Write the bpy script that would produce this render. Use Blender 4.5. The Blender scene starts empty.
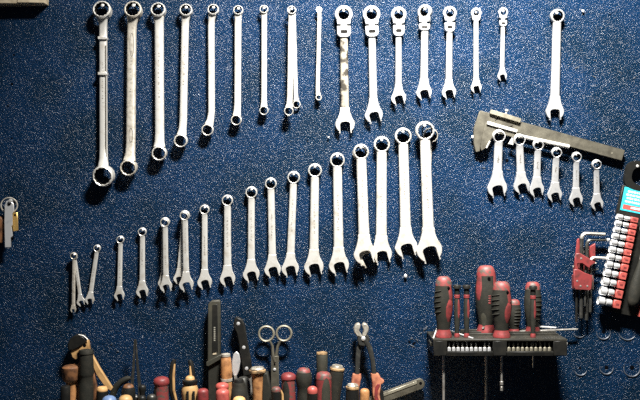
import bpy, bmesh, math, random
from mathutils import Vector, Matrix
random.seed(7)
PI = math.pi
scene = bpy.context.scene
C = scene.collection
U = 0.002            # metres per layout unit (one unit is about 2 mm on the wall)
D = 800.0            # camera distance from the wall in layout units

# ------------------------------------------------------------------ camera, world, light, exposure
cam_d = bpy.data.cameras.new('camera'); cam = bpy.data.objects.new('camera', cam_d); C.objects.link(cam)
cam.location = (0, -D*U, 0); cam.rotation_euler = (PI/2, 0, 0)
cam_d.sensor_width = 36; cam_d.lens = 36*D/640
cam_d.clip_start = 0.01
scene.camera = cam
w = bpy.data.worlds.new('world'); scene.world = w; w.use_nodes = True
w.node_tree.nodes['Background'].inputs[0].default_value = (0.75, 0.85, 1, 1)
w.node_tree.nodes['Background'].inputs[1].default_value = 0.02

def area(name, loc, target, power, sx, sy, col=(1, 1, 1), spread=PI):
    l = bpy.data.lights.new(name, 'AREA'); l.energy = power; l.shape = 'RECTANGLE'; l.size = sx; l.size_y = sy
    l.color = col; l.spread = spread
    o = bpy.data.objects.new(name, l); C.objects.link(o); o.location = loc
    o.rotation_euler = (Vector(target)-Vector(loc)).to_track_quat('-Z', 'Y').to_euler()
    return o
area('workshop_lamp', (0.20, -0.70, 1.05), (0.25, 0, 0.15), 17, 0.30, 0.10, (1.0, 0.97, 0.92), math.radians(100))
vs = scene.view_settings
vs.view_transform = 'Standard'; vs.look = 'None'; vs.gamma = 1; vs.use_curve_mapping = False
vs.exposure = 1.05
scene.cycles.use_denoising = False      # keeps the fine grain of the hammered paint

# ------------------------------------------------------------------ materials
MATS = {}
def mat(name, col, rough=.5, metal=0., col2=None, nscale=60, lo=.45, hi=.65, bump=0., bscale=300, coat=0., spec=.5):
    m = bpy.data.materials.new(name); m.use_nodes = True; nt = m.node_tree; b = nt.nodes['Principled BSDF']
    b.inputs['Base Color'].default_value = (*col, 1); b.inputs['Roughness'].default_value = rough
    b.inputs['Metallic'].default_value = metal; b.inputs['Coat Weight'].default_value = coat
    b.inputs['Specular IOR Level'].default_value = spec
    tc = nt.nodes.new('ShaderNodeTexCoord')
    if col2:
        n = nt.nodes.new('ShaderNodeTexNoise'); n.inputs['Scale'].default_value = nscale; n.inputs['Detail'].default_value = 4
        r = nt.nodes.new('ShaderNodeValToRGB')
        r.color_ramp.elements[0].position = lo; r.color_ramp.elements[0].color = (*col, 1)
        r.color_ramp.elements[1].position = hi; r.color_ramp.elements[1].color = (*col2, 1)
        nt.links.new(tc.outputs['Object'], n.inputs['Vector']); nt.links.new(n.outputs['Fac'], r.inputs['Fac'])
        nt.links.new(r.outputs['Color'], b.inputs['Base Color'])
    if bump:
        n = nt.nodes.new('ShaderNodeTexNoise'); n.inputs['Scale'].default_value = bscale; n.inputs['Detail'].default_value = 3
        bp = nt.nodes.new('ShaderNodeBump'); bp.inputs['Strength'].default_value = bump; bp.inputs['Distance'].default_value = .001
        nt.links.new(tc.outputs['Object'], n.inputs['Vector']); nt.links.new(n.outputs['Fac'], bp.inputs['Height'])
        nt.links.new(bp.outputs['Normal'], b.inputs['Normal'])
    MATS[name] = m
    return m

def wall_paint():
    m = bpy.data.materials.new('blue_hammered_paint'); m.use_nodes = True; nt = m.node_tree; b = nt.nodes['Principled BSDF']
    N = nt.nodes.new; L = nt.links.new
    tc = N('ShaderNodeTexCoord')
    blot = N('ShaderNodeTexNoise'); blot.inputs['Scale'].default_value = 9; blot.inputs['Detail'].default_value = 5
    r = N('ShaderNodeValToRGB')
    r.color_ramp.elements[0].position = .36; r.color_ramp.elements[0].color = (0.0022, 0.0135, 0.033, 1)
    r.color_ramp.elements[1].position = .60; r.color_ramp.elements[1].color = (0.0030, 0.0190, 0.055, 1)
    L(tc.outputs['Object'], blot.inputs['Vector']); L(blot.outputs['Fac'], r.inputs['Fac'])
    L(r.outputs['Color'], b.inputs['Base Color'])
    n1 = N('ShaderNodeTexNoise'); n1.inputs['Scale'].default_value = 320; n1.inputs['Detail'].default_value = 2.5
    n1.inputs['Roughness'].default_value = .55; n1.inputs['Distortion'].default_value = .9
    n2 = N('ShaderNodeTexNoise'); n2.inputs['Scale'].default_value = 70; n2.inputs['Detail'].default_value = 2
    L(tc.outputs['Object'], n2.inputs['Vector'])
    hs = []
    for k, (ang, st) in enumerate(((38, .50), (-48, .55))):      # brush-like flecks lying along two diagonals
        mp = N('ShaderNodeMapping'); mp.inputs['Rotation'].default_value = (0, math.radians(ang), 0)
        m2 = N('ShaderNodeMapping'); m2.inputs['Scale'].default_value = (st, 1, 1.15); m2.inputs['Location'].default_value = (k*3.1, 0, k*1.7)
        nn = n1 if k == 0 else N('ShaderNodeTexNoise')
        for q in ('Scale', 'Detail', 'Roughness', 'Distortion'): nn.inputs[q].default_value = n1.inputs[q].default_value
        L(tc.outputs['Object'], mp.inputs['Vector']); L(mp.outputs['Vector'], m2.inputs['Vector']); L(m2.outputs['Vector'], nn.inputs['Vector'])
        hs.append(nn)
    mx = N('ShaderNodeMath'); mx.operation = 'MAXIMUM'; L(hs[0].outputs['Fac'], mx.inputs[0]); L(hs[1].outputs['Fac'], mx.inputs[1])
    b1 = N('ShaderNodeBump'); b1.inputs['Strength'].default_value = 1; b1.inputs['Distance'].default_value = .0042
    b2 = N('ShaderNodeBump'); b2.inputs['Strength'].default_value = 1; b2.inputs['Distance'].default_value = .0015
    L(n2.outputs['Fac'], b2.inputs['Height']); L(mx.outputs[0], b1.inputs['Height'])
    L(b2.outputs['Normal'], b1.inputs['Normal']); L(b1.outputs['Normal'], b.inputs['Normal'])
    b.inputs['Roughness'].default_value = .25; b.inputs['Specular IOR Level'].default_value = .22
    MATS['wall'] = m
wall_paint()
mat('chrome', (.74, .725, .675), .40, .58, (.58, .53, .45), 80, .50, .76, .12, 200)
mat('bright', (.76, .76, .75), .36, .58, (.54, .56, .59), 90, .54, .74, .10, 200)
mat('worn', (.62, .58, .50), .42, .5, (.42, .38, .31), 120, .42, .68, .2, 250)
mat('streaked', (.42, .38, .31), .35, .5, (.07, .062, .05), 60, .46, .58, .2, 120)
mat('satin', (.50, .50, .49), .38, .55, (.36, .375, .40), 90, .52, .74, .10, 200)
mat('stamp', (.20, .185, .16), .6, .3)
mat('nail', (.75, .74, .71), .35, .6)
mat('steel', (.50, .48, .44), .38, .7, (.30, .28, .25), 90, .4, .7, .1)
mat('bronze', (.105, .097, .073), .5, .3, (.055, .050, .037), 70, .35, .7, .2, 200)
mat('bronze_light', (.30, .28, .215), .42, .4, (.17, .155, .115), 70, .4, .7, .1)
mat('dark_steel', (.055, .055, .05), .42, .6, (.12, .115, .10), 90, .5, .72)
mat('scuff_and_glint', (.085, .095, .11), .45, .2, (.03, .04, .06), 300, .4, .65, .3, 400)
mat('black', (.010, .010, .009), .45, 0, (.018, .017, .014), 60, .45, .7, .1, spec=.28)
mat('rack', (.024, .023, .019), .5, 0, (.042, .039, .030), 60, .45, .7, .1, spec=.25)
mat('cap_steel', (.50, .47, .40), .4, .5, (.26, .23, .18), 100, .45, .65, .2)
mat('rim_tan', (.36, .23, .11), .55, 0, (.10, .065, .035), 110, .42, .62, .2)
mat('rubber', (.021, .021, .017), .6, 0, (.034, .031, .024), 80, .45, .75, .25, 400, spec=.2)
mat('olive', (.034, .033, .024), .55, 0, (.056, .051, .035), 60, .45, .7, .1)
mat('recess_dark', (.012, .011, .010), .8, spec=.05)  # near-black tone for ring bores and hinge slot plates
mat('hole', (.003, .003, .004), .9, spec=0.)
mat('red', (.205, .030, .030), .5, 0, (.10, .024, .022), 90, .45, .7, .15, 300)
mat('red_worn', (.20, .035, .033), .55, 0, (.075, .058, .046), 110, .44, .60, .2, 300)
mat('pink_red', (.40, .080, .065), .45, 0, (.25, .05, .042), 90, .5, .7)
mat('orange', (.46, .18, .10), .5, 0, (.24, .07, .045), 80, .46, .66, .1)
mat('wood', (.42, .20, .075), .55, 0, (.16, .065, .025), 75, .42, .66, .2, 250)
mat('wood_dark', (.20, .088, .036), .55, 0, (.07, .032, .016), 80, .42, .62, .2, 250)
mat('wood_pale', (.62, .36, .15), .5, 0, (.36, .18, .07), 70, .5, .72, .1)
mat('tan', (.48, .29, .12), .48, 0, (.27, .15, .06), 60, .52, .75)
mat('board', (.52, .44, .31), .6, 0, (.30, .24, .15), 60, .45, .68, .2)
mat('brass', (.62, .40, .13), .35, .6)
mat('blue', (.13, .20, .36), .45)
mat('turquoise', (.04, .52, .60), .4)
mat('label_pale', (.60, .82, .90), .5)
mat('label_white', (.85, .88, .88), .5)
mat('olive_text', (.28, .27, .22), .6)

# ------------------------------------------------------------------ helpers (layout units: x right, y away from camera, z up)
def W(px, py, d):
    f = 1-d/D
    return Vector(((px-320)*f, -d, (200-py)*f))
def wloc(o):
    v = Vector((0, 0, 0))
    while o is not None: v += o.location; o = o.parent
    return v
def tag(o, label, cat, group=None, kind=None):
    o['label'] = label; o['category'] = cat
    if group: o['group'] = group
    if kind: o['kind'] = kind
    return o
def thing(name, label, cat, at, group=None):
    o = bpy.data.objects.new(name, None); C.objects.link(o); o.location = at*U; o.empty_display_size = .01
    return tag(o, label, cat, group)
def finish(bm, name, m, ang=38):
    bmesh.ops.remove_doubles(bm, verts=bm.verts, dist=1e-5)
    bmesh.ops.recalc_face_normals(bm, faces=bm.faces)
    me = bpy.data.meshes.new(name); bm.to_mesh(me); bm.free()
    me.materials.append(MATS[m])
    for p in me.polygons: p.use_smooth = True
    me.set_sharp_from_angle(angle=math.radians(ang))
    return me
def part(name, bm, m, parent, at=None, label=None, ang=38):
    """bm is in world layout units; becomes a child of parent, or a top-level mesh with its origin at `at`"""
    org = wloc(parent) if parent is not None else at*U
    for v in bm.verts: v.co = v.co*U-org
    me = finish(bm, name, m, ang)
    o = bpy.data.objects.new(name, me); C.objects.link(o)
    if parent is not None: o.parent = parent
    else: o.location = org
    if label: o['label'] = label
    return o
def B(): return bmesh.new()

def loft(bm, secs, cap=True, closed=False):
    rows = [[bm.verts.new(p) for p in s] for s in secs]
    n = len(rows[0])
    pairs = list(zip(rows[:-1], rows[1:]))
    if closed: pairs.append((rows[-1], rows[0]))
    for a, b in pairs:
        for i in range(n):
            j = (i+1) % n
            try: bm.faces.new((a[i], a[j], b[j], b[i]))
            except ValueError: pass
    if cap and not closed:
        bm.faces.new(rows[0]); bm.faces.new(rows[-1])
    return rows
def frame(ax):
    ax = ax.normalized()
    h = Vector((0, -1, 0)) if abs(ax.y) < .9 else Vector((1, 0, 0))
    e1 = (h-ax*h.dot(ax)).normalized(); e2 = ax.cross(e1)
    return ax, e1, e2
def lathe(bm, base, ax, prof, seg=16, flat=1.0):
    """prof: (t along axis, radius); e1 (towards camera for upright axes) scaled by flat"""
    ax, e1, e2 = frame(ax); secs = []
    for t, r in prof:
        r = max(r, .02); c = base+ax*t
        secs.append([c+e1*(math.cos(2*PI*k/seg)*r*flat)+e2*(math.sin(2*PI*k/seg)*r) for k in range(seg)])
    loft(bm, secs)
def tube(bm, pts, r, seg=10):
    n = len(pts); rs = r if isinstance(r, (list, tuple)) else [r]*n
    secs = []; prev = None
    for i, p in enumerate(pts):
        t = (pts[min(i+1, n-1)]-pts[max(i-1, 0)]).normalized()
        if prev is None: _, e1, e2 = frame(t)
        else:
            e1 = (prev-t*prev.dot(t)).normalized(); e2 = t.cross(e1)
        prev = e1
        secs.append([p+e1*math.cos(2*PI*k/seg)*rs[i]+e2*math.sin(2*PI*k/seg)*rs[i] for k in range(seg)])
    loft(bm, secs)
def annulus(bm, c, ex, ey, ro, ri, th, seg=36, star=0., ch=.12):
    """ring in the plane ex, ey with optional twelve-point bore"""
    en = ex.cross(ey); k0 = ch*(ro-ri)+.12*th*0
    cs = max(.12, ch*th); secs = []
    prof = [(ro-cs, -th/2, 0), (ro, -th/2+cs, 0), (ro, th/2-cs, 0), (ro-cs, th/2, 0), (ri+cs*.5, th/2, 1), (ri, th/2-cs*.5, 1), (ri, -th/2+cs*.5, 1), (ri+cs*.5, -th/2, 1)]
    for i in range(seg):
        a = 2*PI*i/seg; d = ex*math.cos(a)+ey*math.sin(a)
        s = star*(abs(math.sin(6*a))-.5)
        secs.append([c+d*(r+(s if inn else 0))+en*h for r, h, inn in prof])
    loft(bm, secs, closed=True)
def bore(parent, c, ex, ey, ri, th):
    bm = B(); annulus(bm, c, ex, ey, ri+.12, ri-.06, th*.86, seg=36, star=ri*.09, ch=.03); part('bore', bm, 'recess_dark', parent)
def bevel_sharp(bm, amt, ang=40, seg=1):
    bmesh.ops.recalc_face_normals(bm, faces=bm.faces)
    es = [e for e in bm.edges if len(e.link_faces) == 2 and e.calc_face_angle(0) > math.radians(ang)]
    if es: bmesh.ops.bevel(bm, geom=es, offset=amt, segments=seg, affect='EDGES', profile=.5, clamp_overlap=True)
def prism_pts(bm, pts, nrm, th, bev=0.):
    """pts: polygon (Vectors) on the back plane, extruded by th along nrm"""
    loft(bm, [pts, [p+nrm*th for p in pts]])
    if bev: bevel_sharp(bm, bev)
FWD = Vector((0, -1, 0))
def poly(bm, pix, d0, d1, bev=0.):
    """image-frame outline standing at depth d0..d1 in front of the wall"""
    f = 1-(d0+d1)/2/D
    t = B(); prism_pts(t, [Vector(((x-320)*f, -d0, (200-y)*f)) for x, y in pix], FWD, d1-d0, bev)
    merge(bm, t)
def merge(bm, t):
    me = bpy.data.meshes.new('tmp'); t.to_mesh(me); t.free(); bm.from_mesh(me); bpy.data.meshes.remove(me)
def bx(bm, x0, x1, y0, y1, z0, z1, bev=0.):
    t = B(); loft(t, [[Vector((x0, y0, z)), Vector((x1, y0, z)), Vector((x1, y1, z)), Vector((x0, y1, z))] for z in (z0, z1)])
    if bev: bevel_sharp(t, bev)
    merge(bm, t)
def rrect(w, h, r, n=3):
    out = []
    for cx, cy, a0 in ((w/2-r, h/2-r, 0), (-w/2+r, h/2-r, 90), (-w/2+r, -h/2+r, 180), (w/2-r, -h/2+r, 270)):
        for k in range(n+1):
            a = math.radians(a0+90*k/n); out.append((cx+r*math.cos(a), cy+r*math.sin(a)))
    return out
def arc(cx, cy, r, a0, a1, n=8, ry=None):
    return [(cx+r*math.cos(math.radians(a0+(a1-a0)*k/n)), cy+(ry or r)*math.sin(math.radians(a0+(a1-a0)*k/n))) for k in range(n+1)]

# ------------------------------------------------------------------ the wall
bm = B(); bx(bm, -900, 900, 0, 40, -620, 640)
wall = part('wall_back', bm, 'wall', None, Vector((0, 20, 0)))
wall['kind'] = 'structure'; wall['label'] = 'blue hammered-paint workshop wall panel with glossy flecks'

# nails and hooks driven into the wall (shared mesh per size class)
def nail(px, py, tip_d, r=1.15, up=1.5, label=None):
    base = W(px, py, tip_d); bm = B()
    b0 = Vector((base.x, 0.6, base.z-up))
    tube(bm, [b0, base+Vector((0, 1.2, -.15)), base], r*.62, 8)
    sh = part('nail', bm, 'dark_steel', wall, label=label); bm = B()
    lathe(bm, base, Vector((0, -1, .12)), [(-.5, r*.9), (-.4, r*1.15), (.2, r*1.15), (.55, r*.5)], 10)
    return part('nail_head', bm, 'nail', sh)

# ------------------------------------------------------------------ wrench building blocks
def axes(A, Bp):
    eu = (Bp-A).normalized()
    ew = (FWD-eu*FWD.dot(eu)).normalized()
    ev = eu.cross(ew)            # to the right of the downward axis or left, kept consistent
    if ev.x < 0: ev = -ev
    return eu, ev, ew
def shaft_mesh(A, eu, ev, ew, st):
    """stations: (u, width, thickness, w centre, v centre)"""
    bm = B(); secs = []
    for u, wd, th, wc, vc in st:
        secs.append([A+eu*u+ev*(vc+x)+ew*(wc+y) for x, y in rrect(wd, th, min(wd, th)*.42, 3)])
    loft(bm, secs); return bm
def marks(root, sh, A, eu, ev, ew, u0, u1, wd, top, n=7, m='stamp'):
    bm = B(); c0 = random.uniform(.35, .6); h0 = random.uniform(.2, .34); n = int(n*2.2); a_, b_ = u0+(u1-u0)*(c0-h0), u0+(u1-u0)*(c0+h0)
    for k in range(n):
        u = a_+(b_-a_)*(k+random.uniform(.1, .9))/n
        l = random.uniform(.25, .55); ww = wd*random.uniform(.04, .11)
        c = A+eu*u+ev*random.uniform(-.06, .06)*wd+ew*(top-.10)
        loft(bm, [[c+eu*a*l+ev*b*ww+ew*h for a, b in ((-1, -1), (1, -1), (1, 1), (-1, 1))] for h in (0, .16)])
    part('stamped_marks', bm, m, sh)['kind'] = 'stuff'
def jaw_mesh(Bp, eu, ev, ew, R, ws, th, tilt=15, g=.53, side=1):
    def rot(p):
        a = math.radians(tilt)*side; x, y = p
        return (x*math.cos(a)-y*math.sin(a), x*math.sin(a)+y*math.cos(a))
    def bez(p0, p1, p2, n=6):
        return [((1-t)**2*p0[0]+2*t*(1-t)*p1[0]+t*t*p2[0], (1-t)**2*p0[1]+2*t*(1-t)*p1[1]+t*t*p2[1]) for t in [k/n for k in range(n)]]
    half = ws/2*1.0; pts = []
    e = rot((R*math.cos(math.radians(104)), R*math.sin(math.radians(104))))
    pts += bez((-1.75*R, half), (-1.02*R, half*1.02), e)
    pts += [rot(p) for p in arc(0, 0, R, 104, 38, 8)]
    pts += [rot(p) for p in ((.93*R, (g+.16)*R), (1.02*R, (g+.05)*R), (.98*R, g*R), (.5*R, g*R), (.0, g*R), (-.14*R, g*.8*R), (-.22*R, g*.4*R), (-.24*R, 0), (-.22*R, -g*.4*R), (-.14*R, -g*.8*R), (0, -g*R), (.5*R, -g*R), (.98*R, -g*R), (1.02*R, -(g+.05)*R), (.93*R, -(g+.16)*R))]
    pts += [rot(p) for p in arc(0, 0, R, -38, -104, 8)]
    e = rot((R*math.cos(math.radians(104)), -R*math.sin(math.radians(104))))
    q = bez((-1.75*R, -half), (-1.02*R, -half*1.02), e); pts += q[::-1]
    bm = B()
    P = [Bp+eu*x+ev*y-ew*th/2 for x, y in pts]
    prism_pts(bm, P, ew, th, min(.8, th*.22))
    return bm

def combination(ring, ro, opn, R, ws, label, dr=None, do=4.4, tilt=15, side=1, m='chrome', group='combination wrenches hung on the wall', hook=True, hollow=.77, nm=9):
    if dr is None: dr = max(2.6, ro*.95)*.5+1.6
    A = W(*ring, dr); Bp = W(*opn, do); eu, ev, ew = axes(A, Bp); L = (Bp-A).length
    root = thing('combination_wrench', label, 'wrench', A, group)
    ts = max(1.8, ws*.46); tr = max(2.6, ro*.95); tj = ts*1.10
    a = math.radians(9); ex = eu*math.cos(a)-ew*math.sin(a)   # ring leans forward by the usual offset
    c = A+ew*.6
    bm = B(); annulus(bm, c, ev, ex, ro, ro*hollow, tr, star=ro*.07); rh0 = part('ring_head', bm, m, root); bore(rh0, c, ev, ex, ro*hollow, tr)
    st = [(ro*.86, ws*.95, ts*1.15, .5, 0), (ro*1.25, ws*.96, ts*1.1, .25, 0), (ro*1.9, ws*.97, ts, 0, 0), (L*.55, ws, ts, 0, 0), (L-R*1.9, ws*1.06, ts, 0, 0), (L-R*.75, ws*1.1, ts*.9, 0, 0)]
    sh = part('shaft', shaft_mesh(A, eu, ev, ew, st), m, root)
    part('open_jaw', jaw_mesh(Bp, eu, ev, ew, R, ws*1.12, tj, tilt, side=side), m, root)
    if nm: marks(root, sh, A, eu, ev, ew, ro*2.4, L-R*2.3, ws, ts/2, nm)
    if hook: nail(ring[0], ring[1]-ro*hollow+1.5, dr+tr*.5+.9, r=min(1.35, .42+ro*.10))
    return root

def ring_spanner(top, rt, bot, rb, ws, sx, label, ds=5., m='chrome', group='double-ring spanners hung in the top row', hook=True, hi=.79, nm=6, off=1.0):
    """cranked spanner: both rings stand forward of the shaft"""
    tt = max(2.4, rt*1.05*off); tb = max(2.4, rb*1.05*off)
    dt = ds-1.0+tt/2; db = ds-.6+tb/2
    A = W(top[0], top[1], dt); Bp = W(bot[0], bot[1], db)
    root = thing('ring_spanner', label, 'wrench', A, group)
    S0 = W(sx[0], top[1]+rt*2.0, ds); S1 = W(sx[1], bot[1]-rb*2.3, ds)
    eu = (S1-S0).normalized(); ev = Vector((1, 0, 0)); ev = (ev-eu*ev.dot(eu)).normalized(); ew = FWD
    ts = max(1.8, ws*.62)
    t0 = math.radians(12)
    exT = (Vector((0, -math.sin(t0)*.8, -math.cos(t0))))
    bm = B(); annulus(bm, A, ev, exT.normalized(), rt, rt*hi, tt, star=rt*.07); r0 = part('ring_head', bm, m, root); bore(r0, A, ev, exT.normalized(), rt*hi, tt)
    exB = Vector((0, math.sin(t0)*.8, -math.cos(t0)))
    bm = B(); annulus(bm, Bp, ev, exB.normalized(), rb, rb*hi, tb, star=rb*.07); r0 = part('ring_head', bm, m, root); bore(r0, Bp, ev, exB.normalized(), rb*hi, tb)
    def sec(c, wd, th, tdir):
        n = ew-tdir*ew.dot(tdir)
        n.normalize(); s = tdir.cross(n)
        if s.x < 0: s = -s
        return [c+s*x+n*y for x, y in rrect(wd, th, min(wd, th)*.42, 3)]
    a1 = A+(S0-A).normalized()*rt*.86+FWD*tt*.12; b1 = Bp+(S1-Bp).normalized()*rb*.86+FWD*tb*.12
    a2 = A.lerp(S0, .78); b2 = Bp.lerp(S1, .72)
    S0b = S0+eu*(rt*.5+1.5); S1b = S1-eu*(rb*.5+1.5)
    na = (S0-A).normalized(); nb = (Bp-S1).normalized()
    secs = [sec(a1, min(ws*1.25, rt*1.5), tt*.62, na), sec(a2, ws*1.02, ts*1.05, (na+eu).normalized()), sec(S0b, ws, ts, eu)]
    mid = S0b.lerp(S1b, .5); secs.append(sec(mid, ws*.98, ts, eu))
    secs += [sec(S1b, ws, ts, eu), sec(b2, ws*1.05, ts*1.05, (nb+eu).normalized()), sec(b1, min(ws*1.35, rb*1.6), tb*.62, nb)]
    bm = B(); loft(bm, secs); sh = part('shaft', bm, m, root)
    L = (S1b-S0b).length
    if nm: marks(root, sh, S0b, eu, ev, ew, L*.06, L*.92, ws, ts/2, nm)
    if hook: nail(top[0], top[1]-rt*hi+1.5, dt+tt*.5+.8, r=min(1.4, .75+rt*.08))
    return root

# ------------------------------------------------------------------ top row: double-ring spanners
ring_spanner((102.5, 10.8), 8.9, (103.7, 175.8), 10.3, 8.0, (103.2, 103.6), 'longest double-ring spanner, leftmost of the top row, with two raised bands', m='chrome')
o = bpy.data.objects['ring_spanner']
for y in (38.5, 74):                                # the two raised bands on the leftmost spanner
    bm = B(); c = W(103.1, y, 6); bx(bm, c.x-4.6, c.x+4.4, -9.4, -2.6, c.z-1.6, c.z+1.6, .5); part('band', bm, 'chrome', o)
bm = B(); c0 = W(106, 45, 8.2); c1 = W(106.2, 158, 8.2)
tube(bm, [c0, c1], .55, 6); part('shaft_groove', bm, 'stamp', o)
ring_spanner((133.5, 10.6), 8.6, (129.0, 167.6), 8.1, 9.2, (131.8, 130.8), 'double-ring spanner with recessed oval panels, second in the top row', m='worn')
sp2 = bpy.data.objects['ring_spanner.001']
for y0, y1, xa in ((33, 56, 131.9), (128, 142, 131.0)):          # pressed oval panels
    bm = B(); lp = [W(xa+(1.9*math.sin(2*PI*k/24)), (y0+y1)/2-(y1-y0)/2*math.cos(2*PI*k/24), 8.0) for k in range(24)]
    secs = [[p+Vector((.28*math.cos(q), .28*math.sin(q), 0)) for q in (0, PI/2, PI, 1.5*PI)] for p in lp]
    loft(bm, secs, closed=True); part('pressed_panel', bm, 'stamp', sp2)
ring_spanner((158.5, 10.6), 7.3, (159.5, 153.2), 7.3, 9.0, (159.2, 159.7), 'broad-shafted double-ring spanner, third in the top row')
ring_spanner((186.2, 10.8), 6.3, (181.0, 140.6), 6.6, 7.4, (185.2, 183.2), 'double-ring spanner leaning slightly left, fourth in the top row')
ring_spanner((213.4, 10.2), 5.6, (207.7, 129.7), 5.9, 6.6, (211.2, 211.6), 'double-ring spanner with lower ring kinked left, fifth in the top row')
ring_spanner((238.4, 10.8), 4.9, (236.4, 120.0), 5.3, 6.8, (238.0, 237.6), 'double-ring spanner, sixth in the top row, tip level with the flex wrenches')
ring_spanner((264.0, 9.8), 4.3, (264.0, 110.4), 4.5, 5.6, (264.2, 264.0), 'slim double-ring spanner, seventh in the top row', nm=4)
ring_spanner((291.6, 10.6), 4.3, (288.8, 111.0), 4.6, 5.4, (291.0, 289.8), 'front one of two small double-ring spanners sharing one nail', ds=9, nm=4)
ring_spanner((292.6, 10.8), 3.7, (296.6, 104.4), 4.0, 4.4, (293.6, 295.8), 'rear one of two small double-ring spanners sharing a nail, swung right', ds=3.2, nm=0, hook=False, off=.5)
ring_spanner((319.0, 10.2), 3.1, (318.7, 97.4), 3.1, 4.0, (319.4, 317.6), 'smallest and thinnest double-ring spanner, last before the flex-head wrenches', nm=3, hi=.66)

# ------------------------------------------------------------------ top row: flex-head ratchet wrenches
def flex(head, R, yoke, yw, opn, Ro, ws, label, m='satin', turned=0., dr=6.5, do=4.8, tilt=15, worn=False):
    A = W(*head, dr); Bp = W(*opn, do); eu, ev, ew = axes(A, Bp); L = (Bp-A).length
    root = thing('flex_head_wrench', label, 'wrench', A, 'flex-head ratchet wrenches in the top row')
    y0 = yoke[0]-head[1]; y1 = yoke[1]-head[1]
    t = math.radians(turned); th = R*.62
    ex = ev*math.cos(t)+ew*math.sin(t); en = -(ex.cross(eu)); en = en if en.y < 0 else -en
    # head: ring with a neck that narrows to the hinge
    bm = B(); annulus(bm, A, ex, eu, R, R*.63, th, star=R*.05); hd = part('ratchet_head', bm, m, root); bore(hd, A, ex, eu, R*.595, th)
    nw = yw*.5
    npts = [(R*.62, -R*.80), (R*.62, R*.80), (y0-2.0, nw*.96), (y0-1.8, nw*.45), (y0+.8, nw*.45), (y0+.8, -nw*.45), (y0-1.8, -nw*.45), (y0-2.0, -nw*.96)]
    bm = B(); prism_pts(bm, [A+eu*u+ex*v-en*th*.46 for u, v in npts], en, th*.92, .3); part('neck', bm, m, hd)
    bm = B(); annulus(bm, A+en*.1, ex, eu, R*.70, R*.60, th*.92, star=R*.05); part('gear_ring', bm, 'steel', hd)
    # hinge yoke
    yc = (y0+y1)/2; h = y1-y0
    ypts = [(y0, -nw), (y0, nw), (y1-h*.30, nw), (y1-h*.08, nw*.72), (y1, nw*.4), (y1, -nw*.4), (y1-h*.08, -nw*.72), (y1-h*.30, -nw)]
    sv = math.sin(t)*-1.2
    bm = B(); prism_pts(bm, [A+eu*u+ev*(v+sv)-ew*th*.6 for u, v in ypts], ew, th*1.2, .4); yk = part('hinge_yoke', bm, m, root)
    bm = B(); prism_pts(bm, [A+eu*(yc+y)+ev*(x+sv)+ew*(th*.6-.2) for x, y in rrect(yw*.52, h*.28, h*.13, 3)], ew, .45); part('hinge_slot', bm, 'recess_dark', yk)
    ts = ws*.5
    st = [(y1-1.5, ws*.9, ts*.9, 0, 0), (y1+3, ws*.95, ts, 0, 0), (L*.6, ws, ts, 0, 0), (L-Ro*1.9, ws*1.04, ts, 0, 0), (L-Ro*.75, ws*1.1, ts*.9, 0, 0)]
    sh = part('shaft', shaft_mesh(A, eu, ev, ew, st), 'streaked' if worn else m, root)
    part('open_jaw', jaw_mesh(Bp, eu, ev, ew, Ro, ws*1.12, Ro*.46, tilt, side=1), 'chrome' if worn else m, root)
    marks(root, sh, A, eu, ev, ew, y1+5, L-Ro*2.3, ws, ts/2, 4)
    nail(head[0], head[1]-R*.63+1.5, dr+th*.5+1.2, r=1.1)
flex((343.7, 14.6), 8.8, (26.3, 37.5), 13.6, (345.0, 124.0), 9.4, 8.0, 'largest flex-head ratchet wrench with worn tarnished shaft', worn=True, tilt=2)
flex((371.5, 14.6), 8.7, (26.2, 37.0), 13.0, (373.6, 114.4), 8.9, 7.6, 'second flex-head ratchet wrench, bright, beside the largest tarnished one')
flex((398.6, 14.8), 7.6, (25.4, 36.2), 11.2, (398.4, 97.6), 7.5, 6.2, 'third flex-head ratchet wrench from the left, its jaw tilted right')
flex((425.0, 12.0), 7.2, (24.0, 30.5), 11.0, (423.8, 92.0), 7.7, 7.4, 'flex-head ratchet wrench with its head turned sideways at the hinge', turned=28)
flex((449.7, 13.2), 6.7, (22.6, 32.0), 10.2, (448.7, 91.8), 7.1, 6.3, 'fifth flex-head ratchet wrench, with a chipped paint mark beside its neck')
flex((503.1, 12.4), 4.8, (20.2, 26.4), 7.4, (502.0, 75.8), 4.7, 4.3, 'smallest flex-head ratchet wrench in the top row')
def ratchet(head, R, opn, Ro, ws, label):
    A = W(*head, 5); Bp = W(*opn, 4.4); eu, ev, ew = axes(A, Bp); L = (Bp-A).length
    root = thing('ratchet_wrench', label, 'wrench', A)
    bm = B(); annulus(bm, A, ev, eu, R, R*.55, R*.7, star=R*.05); part('ratchet_head', bm, 'satin', root)
    bm = B(); prism_pts(bm, [A+eu*u+ev*v-ew*R*.33 for u, v in ((R*.5, -R*.86), (R*.5, R*.86), (R*1.25, R*.72), (R*1.5, ws*.5), (R*1.5, -ws*.5), (R*1.25, -R*.72))], ew, R*.66, .3); part('neck', bm, 'satin', root)
    bm = B(); c = A+ev*R*.62-eu*R*.78; lathe(bm, c, Vector((0, -1, 0)), [(-1.2, .9), (1.6, .9), (2.0, .5)], 8); part('direction_lever', bm, 'satin', root)
    st = [(R*1.3, ws, ws*.5, 0, 0), (L*.5, ws, ws*.5, 0, 0), (L-Ro*.75, ws*1.1, ws*.45, 0, 0)]
    sh = part('shaft', shaft_mesh(A, eu, ev, ew, st), 'satin', root)
    part('open_jaw', jaw_mesh(Bp, eu, ev, ew, Ro, ws*1.12, Ro*.46, 12, side=1), 'satin', root)
    marks(root, sh, A, eu, ev, ew, R*2, L-Ro*2.3, ws, ws*.25, 4)
    nail(head[0], head[1]-1.0, 5+R*.4+1.0, r=.9)
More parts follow.
